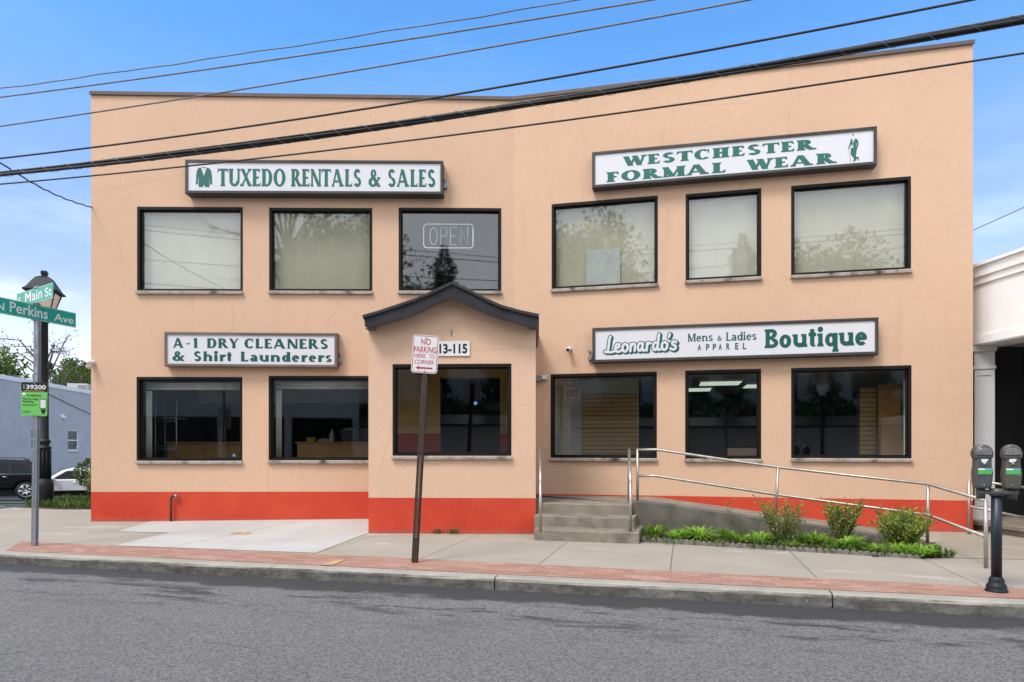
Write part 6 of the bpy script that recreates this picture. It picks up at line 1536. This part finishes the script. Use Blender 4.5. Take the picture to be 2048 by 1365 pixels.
wc = car('parked_car', (kx * 32.5, ys2, lotz(ys2)), R(205), 'white rounded small car with oval headlights parked behind the lamp post', M['car_white'],
    [(-2.0, .35), (-2.05, .6), (-1.95, .86), (-1.5, .95), (.75, .97), (1.35, .92), (1.8, .72), (1.98, .5), (1.92, .28)],
    [(-1.7, .90), (-1.3, 1.22), (-.75, 1.44), (-.1, 1.50), (.35, 1.38), (1.02, .93)], (-1.25, 1.25), .32, 1.75,
    [('side', [(-1.2, .98), (-.95, 1.24), (-.42, 1.36), (-.42, .98)]), ('side', [(-.35, .98), (-.35, 1.37), (.15, 1.35), (.72, .98)]), ('windscreen', ((1.06, .965), (.33, 1.43))), ('rear_window', ((-1.72, .96), (-1.15, 1.34)))],
    None, [(1.62, .66, .16, .13, 'headlight'), (-1.97, .7, .1, .12, 'tail_light')], [(-.2, .80)])

# ------------------------------------------------------------------ white portico on the right
po = Vector((7.90, 10.98)); PA = math.atan2(1, -.09); FO = Frame(po, PA + math.pi)      # face looks left; u towards us
# choose the side that faces the camera
pt_ = thing('white_portico', (7.9, 11, 0), 'white neighbouring portico with deep beam and panelled column beyond the right corner', 'building')
# plane through X = po.x -.09 (Y-po.y), front face looking towards -X
r_dir = Vector((.09, -1, 0)).normalized(); FO = Frame(po, math.atan2(r_dir.y, r_dir.x))   # u towards the camera, n = (-1, -.09)
zt_, zb_ = ZC + (CY - 517) / F * 11.1, ZC + (CY - 684) / F * 11.1
mb = MB(); mb.box(FO, -1.3, 3.6, zb_, zt_ - .34, -.5, 0); mb.box(FO, -1.3, 3.6, zt_ - .34, zt_ - .22, -.5, .03); mb.box(FO, -1.3, 3.6, zt_ - .22, zt_ - .05, -.5, .06); mb.box(FO, -1.35, 3.7, zt_ - .05, zt_, -.5, .10); mb.box(FO, -1.3, 3.6, zb_ + .02, zb_ + .16, -.45, .02)
mb.build('beam', M['white_paint'], pt_)
cu_, _ = FO.hit(1966); 
cw = .142
def colm(u):
    c = FO.p(u, 0, -.2); Fc_ = Frame(c.xy, R(-30))
    mb = MB(); z0 = .17
    mb.box(Fc_, -cw, cw, z0, zb_, -cw, cw)
    mb.box(Fc_, -cw - .03, cw + .03, z0, z0 + .22, -cw - .03, cw + .03, .01); mb.box(Fc_, -cw - .02, cw + .02, zb_ - .40, zb_ - .34, -cw - .02, cw + .02, .008); mb.box(Fc_, -cw - .03, cw + .03, zb_ - .10, zb_ - .002, -cw - .03, cw + .03, .01)
    for s in (-1, 1): mb.box(Fc_, *sorted((s * cw * .98, s * cw * .62)), z0 + .24, zb_ - .42, cw, cw + .012)
    mb.box(Fc_, -cw * .62, cw * .62, z0 + .24, z0 + .34, cw, cw + .012); mb.box(Fc_, -cw * .62, cw * .62, zb_ - .5, zb_ - .42, cw, cw + .012)
    return mb.build('column', M['grey_white'], pt_)
cc_ = ((1966 - CX) / F); Yc = 12.3; u_c = None
for k in range(200):
    uu_ = -1 + k * .02; p = FO.p(uu_, 0, -.2)
    if abs(p.x / p.y - cc_) < .0015: u_c = uu_
colm(u_c if u_c is not None else 0); colm((u_c or 0) + 3.0)
mb = MB(); mb.box(FO, -1.3, 3.6, zt_ - .1, zt_ - .05, -6, -.5); mb.face([FO.p(-1.3, zb_ + .1, -.45), FO.p(3.6, zb_ + .1, -.45), FO.p(3.6, zb_ + .1, -6), FO.p(-1.3, zb_ + .1, -6)]); mb.build('ceiling', M['grey_white'], pt_)
mb = MB(); mb.box(FO, -1.35, 3.2, .10, .17, -6, .12, .01); mb.box(FO, -1.3, 3.15, -.05, .10, -6, .06); mb.build('platform', M['concrete_step'], pt_)
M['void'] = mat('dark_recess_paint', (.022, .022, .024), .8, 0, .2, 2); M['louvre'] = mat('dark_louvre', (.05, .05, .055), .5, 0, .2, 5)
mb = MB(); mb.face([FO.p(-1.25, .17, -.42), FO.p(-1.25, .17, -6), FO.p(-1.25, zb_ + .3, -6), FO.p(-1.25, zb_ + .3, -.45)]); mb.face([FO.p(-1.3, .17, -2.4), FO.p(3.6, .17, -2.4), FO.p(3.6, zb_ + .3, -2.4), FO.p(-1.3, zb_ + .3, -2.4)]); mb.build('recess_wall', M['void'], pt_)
mb = MB()
for k in range(14): mb.box(FO, -1.2, 3.5, .35 + k * .085, .39 + k * .085, -2.39, -2.33)
mb.box(FO, -1.2, 3.5, 1.86, 1.95, -2.39, -2.25); mb.build('louvre_panel', M['louvre'], pt_)
# dull pier between shop corner and column
mb = MB(); mb.box(FO, -1.32, -.62, 0, zb_, -.40, -.10); mb.build('pier', M['meter_grey'], pt_)

# ------------------------------------------------------------------ overhead cables
def cable_fit(pxs, yp, ext=(-26, 17)):
    """Points measured on the photograph, taken onto the vertical plane the line hangs in; the span is carried on to both poles."""
    X, Z = [], []
    for px, py in pxs:
        s = (px - CX) / F; Y = yp / (1 - KS * s); X.append(s * Y); Z.append(ZC + (CY - py) / F * Y)
    co = np.polyfit(X, Z, 2 if len(pxs) > 2 else 1)
    return [Vector((x, yp + KS * x, float(np.polyval(co, x)))) for x in np.linspace(ext[0], ext[1], 61)]
def cable(label, pxs, yp, r, m_, wob=0):
    pts = cable_fit(pxs, yp); 
    if wob:
        fine = []
        for a, b in zip(pts, pts[1:]):
            for k in range(4): fine.append(a.lerp(b, k / 4))
        pts = [p + Vector((0, 0, wob * (math.sin(p.x * 3.1) + .6 * math.sin(p.x * 7.7 + 1)))) for p in fine]
    r_ = tag(thing('overhead_cable', pts[0], label, 'cable', 'overhead cables'))
    bpy.data.objects.remove(r_)
    mb = MB(); mb.tube(pts, r, 8); return tag(mb.build('overhead_cable', m_, None, pts[0]), label, 'cable', 'overhead cables')
cable('topmost thin kinked wire above the street', [(0, 178.4), (307.6, 132.6), (700, 77), (1158, 0)], 7.9, .0075, M['cable_grey'], .006)
cable('second thin wire from the top, above the roof', [(0, 195), (700, 97), (1305, 0)], 7.9, .010, M['cable_grey'])
cable('third wire from the top, crossing the left roof corner', [(0, 253), (700, 143.5), (1380, 22), (1502, 0)], 7.6, .0095, M['cable_grey'])
cable('black cable just above the thick lashed bundle', [(0, 317.5), (700, 222.5), (1380, 108.7), (1942, 0)], 7.4, .012, M['cable'])
cable('lowest thin black cable, crossing the TUXEDO sign', [(0, 369), (700, 295.6), (1380, 207.5), (2048, 106.6)], 7.4, .010, M['cable'])
base = cable_fit([(0, 349), (700, 263.5), (1022, 212), (1380, 159), (2048, 38.5)], 7.4)
bd = thing('cable_bundle', base[0], 'thick lashed bundle of black cables across the facade', 'cable', 'overhead cables')
fine = []
for a, b in zip(base, base[1:]):
    for k in range(8): fine.append(a.lerp(b, k / 8))
for k, (rr_, off, tw) in enumerate(((.021, .021, 0), (.018, .020, 2.1), (.014, .022, 4.2), (.010, .034, 3.3))):
    mb = MB(); mb.tube([p + Vector((0, math.cos(tw + p.x * .35) * off, math.sin(tw + p.x * .35) * off)) for p in fine], rr_, 7); mb.build('strand', M['cable'], bd)
mb = MB(); fine2 = []
for a, b in zip(fine[::1], fine[1::1]):
    for k in range(4): fine2.append(a.lerp(b, k / 4))
mb.tube([p + Vector((0, math.cos(p.x * 17) * .043, math.sin(p.x * 17) * .043)) for p in fine2], .0022, 4); mb.build('lashing_wire', M['lash'], bd)
# service drops
a = at(-30, 306, 9.05); b = FL.p(U_L, zl(182, 414, FL), -.05)
pts = [a.lerp(b, k / 24) + Vector((0, 0, -.10 * math.sin(math.pi * k / 24) + .008 * math.sin(k * 2.2))) for k in range(25)]
mb = MB(); mb.tube(pts, .011, 6); tag(mb.build('service_drop', M['cable'], None, a), 'twisted service wire sagging to the left corner of the building', 'cable')
a, b = FR.p(U_R, 0, -6), None; a = at(1946, 461, 16.0); b = at(2120, 383, 14.0); mb = MB(); mb.tube([a + (a - b) * .6, a, b, b + (b - a) * 2], .009, 6); tag(mb.build('service_drop', M['cable_grey'], None, a), 'thin wire in the sky over the white portico', 'cable')
# poles at both ends of the span, outside the picture
for x in (-26, 17):
    y = 7.55 + KS * x; mb = MB(); L = Vector((x, y, 0)); r_ = thing('utility_pole', L, 'wooden utility pole carrying the street cables, out of the frame', 'utility pole', 'utility poles'); mb.tube([L + Vector((0, 0, -.3)), L + Vector((0, 0, 10.2))], [.17, .11], 12); mb.build('pole', M['bark_grey'], r_)
    mb = MB(); mb.tube([L + KN * 1.0 + Vector((0, 0, 9.6)), L - KN * 1.0 + Vector((0, 0, 9.6))], .06, 6); mb.build('crossarm', M['bark_grey'], r_)

# ------------------------------------------------------------------ the far side of the street, which the windows mirror
FX = Frame((0, -3.4), KA)                        # opposite kerb line; w towards us is -Y, so the scene there lies at negative... (u along, w positive = away from the shop)
m = MB(); m.face([FX.p(-60, .0, 0.0), FX.p(60, .0, 0.0), FX.p(60, .0, 3.2), FX.p(-60, .0, 3.2)]); 
m = MB(); q = lambda u, w, z: FX.p(u, z, w)
m.face([q(-60, 0, 0), q(60, 0, 0), q(60, 4.4, 0), q(-60, 4.4, 0)]); m.face([q(-60, 0, -.2), q(60, 0, -.2), q(60, 0, 0), q(-60, 0, 0)]); tag(m.build('far_sidewalk', M['walk_plain']), kind='structure')
m = MB(); m.face([q(-7, 4.6, 2.55), q(60, 4.6, 2.55), q(60, 9, 3.4), q(-7, 9, 3.4)]); m.face([q(-60, 4.4, -.3), q(60, 4.4, -.3), q(60, 9.0, 0), q(-60, 9, 0)]); m.face([q(-60, 9, 0), q(-7, 9, 0), q(-7, 9, 3.4), q(-60, 9, .2)])
m.face([q(-60, 9, 3.0), q(60, 9, 3.4), q(90, 90, 9), q(-90, 90, 9)]); tag(m.build('far_bank', M['grass']), kind='structure')
FQ = Frame(FX.p(0, 0, 4.4).xy, KA + math.pi); M['retaining'] = mat('retaining_wall_concrete', (.62, .585, .545), .9, 0, .08, 1.2, .15, 20)
rw = thing('retaining_wall', FQ.p(-20, 0), 'long pale retaining wall across the street, mirrored in the lower windows', 'wall'); mb = MB(); mb.box(FQ, -45, 6.2, -.2, 2.62, -.3, 0); mb.build('wall', M['retaining'], rw); mb = MB(); mb.box(FQ, -45, 6.25, 2.622, 2.72, -.34, .05); mb.build('cap', M['white_paint'], rw)
hd = MB()
for _ in range(6000):
    u = rng.uniform(-7, 22); w = rng.uniform(5.0, 6.0); z = rng.uniform(2.6, 3.5 + .25 * math.sin(u * 1.3) + .15 * math.sin(u * 3.1)); leaf(hd, q(u, w, z), rv() + Vector((0, 0, .4)), .26, .6)
tag(hd.build('hedge', M['leaf_yew'], None, q(7, 5.4, 2.6)), 'dark clipped hedge above the retaining wall across the street', 'hedge')
for k, u in enumerate((-3.6, -.6, 2.3, 4.3, 6.6, 9.2)):
    conifer('cypress', q(u, 7.6, 3.0), 'narrow dark cypress above the hedge across the street, mirrored in the windows', 4.6 + (k % 3) * .5, .85, 1500, group='cypresses across the street', seed=40 + k, narrow=True, size=.28)
M['siding'] = mat('pale_siding', (.58, .54, .47), .8, 0, .05, 2); FH = Frame(FX.p(4, 0, 14).xy, KA + math.pi)
hs_ = thing('pale_house', FH.p(0, 3.2), 'pale clapboard house on the bank across the street', 'house'); mb = MB(); mb.box(FH, -9, 11, 2.8, 6.6, -8, 0); mb.build('wall', M['siding'], hs_)
mb = MB(); mb.prism(Frame(FH.p(11.3, 0).xy, FH.a + R(90)), [(-.5, 6.6), (8.5, 6.6), (4, 8.6)], -.0, 20.6); mb.build('roof', M['shingle'], hs_)
for u in (-6, -2, 3, 7): mb = MB(); mb.box(FH, u - .5, u + .5, 4.2, 5.7, .005, .04); mb.build('window', M['glass_car'], hs_)
# shop row opposite the left wing
FB = Frame(FX.p(-9.0, 0, 4.0).xy, KA + math.pi); so_ = thing('opposite_shop', FB.p(8, 0), 'pale one storey shop across the street, mirrored in the left windows', 'building')
mb = MB(); mb.box(FB, -3.2, 22, 2.75, 5.2, -8, 0); mb.box(FB, -3.2, 22, -.2, .5, -8, 0)
for u in (-3.2, -.2, 2.6, 6.1, 9.8, 13.6, 17.4, 21.7): mb.box(FB, u, u + .3, .5, 2.75, -.3, 0)
mb.build('wall', M['siding'], so_); mb = MB(); mb.box(FB, -3.1, 21.8, .5, 2.75, -.32, -.301); mb.build('shopfront', M['glass_car'], so_)
mb = MB(); mb.prism(Frame(FB.p(-3.2, 0).xy, FB.a + R(90)), [(0, 2.78), (-1.1, 2.35), (-1.1, 2.25), (0, 2.5)], -25, 0); mb.build('awning', M['car_black'], so_)
dsg = thing('dental_sign', FB.p(6, 3.2), 'white D.D.S. sign on the shop across the street', 'sign'); mb = MB(); mb.box(FB, 8.2, 12.6, 3.15, 4.15, .003, .05); mb.build('board', M['siding'], dsg)
mb = MB(); sans_into(mb, FB, 'D.D.S.', (8.5, 10.1, 3.72, 4.0), .055, .02); sans_into(mb, FB, '-7799', (8.5, 9.9, 3.28, 3.56), .055, .02); mb.build('lettering', M['ink'], dsg)
# trees over there
tree('leafy_tree', (-9.5, -16.5, 2), 'large leafy tree across the street, mirrored in the upstairs windows beside the middle', 14.2, .42, (0, 0, 8.6), (4.4, 4.2, 5.0), 90, 190, .26, 'leaf_deep', seed=51)
tree('bare_tree', (-13.0, -16.0, 2), 'tall bare tree beside the large leafy one across the street', 17.5, .36, (0, 0, 11.5), (5.2, 4.5, 5.6), 40, 0, .2, 'leaf_bud', 'bark_grey', bare=12, seed=64)
tree('leafy_tree', (4.3, -20.5, 3), 'lower leafy tree across the street, mirrored in the last upstairs window', 11.6, .3, (0, 0, 7.0), (4.2, 3.8, 4.2), 60, 190, .25, 'leaf_deep', seed=71)
tree('bare_tree', (-6.2, -24, 4), 'thin bare tree across the street, mirrored behind the OPEN sign', 10.4, .2, (0, 0, 7), (2.6, 2.4, 3.2), 26, 0, .2, 'leaf_bud', 'bark_grey', bare=12, seed=81)
conifer('conifer', (-7.2, -69, 6), 'tall dark conifer far across the street, mirrored in two upstairs windows', 23.5, 7.0, 15000, seed=91, size=.5)
tree('young_tree', (.9, -5.4, 0), 'young bare street tree across the street, mirrored in the narrow ground floor window', 3.9, .06, (0, 0, 2.7), (1.3, 1.2, 1.2), 20, 0, .1, 'leaf_bud', 'bark_grey', bare=7, seed=95)
copy_thing(lamp, (4.7, -5.9, 0), 0, 'black lantern street lamp across the street, mirrored in the last window').scale = (.78, .78, .78)
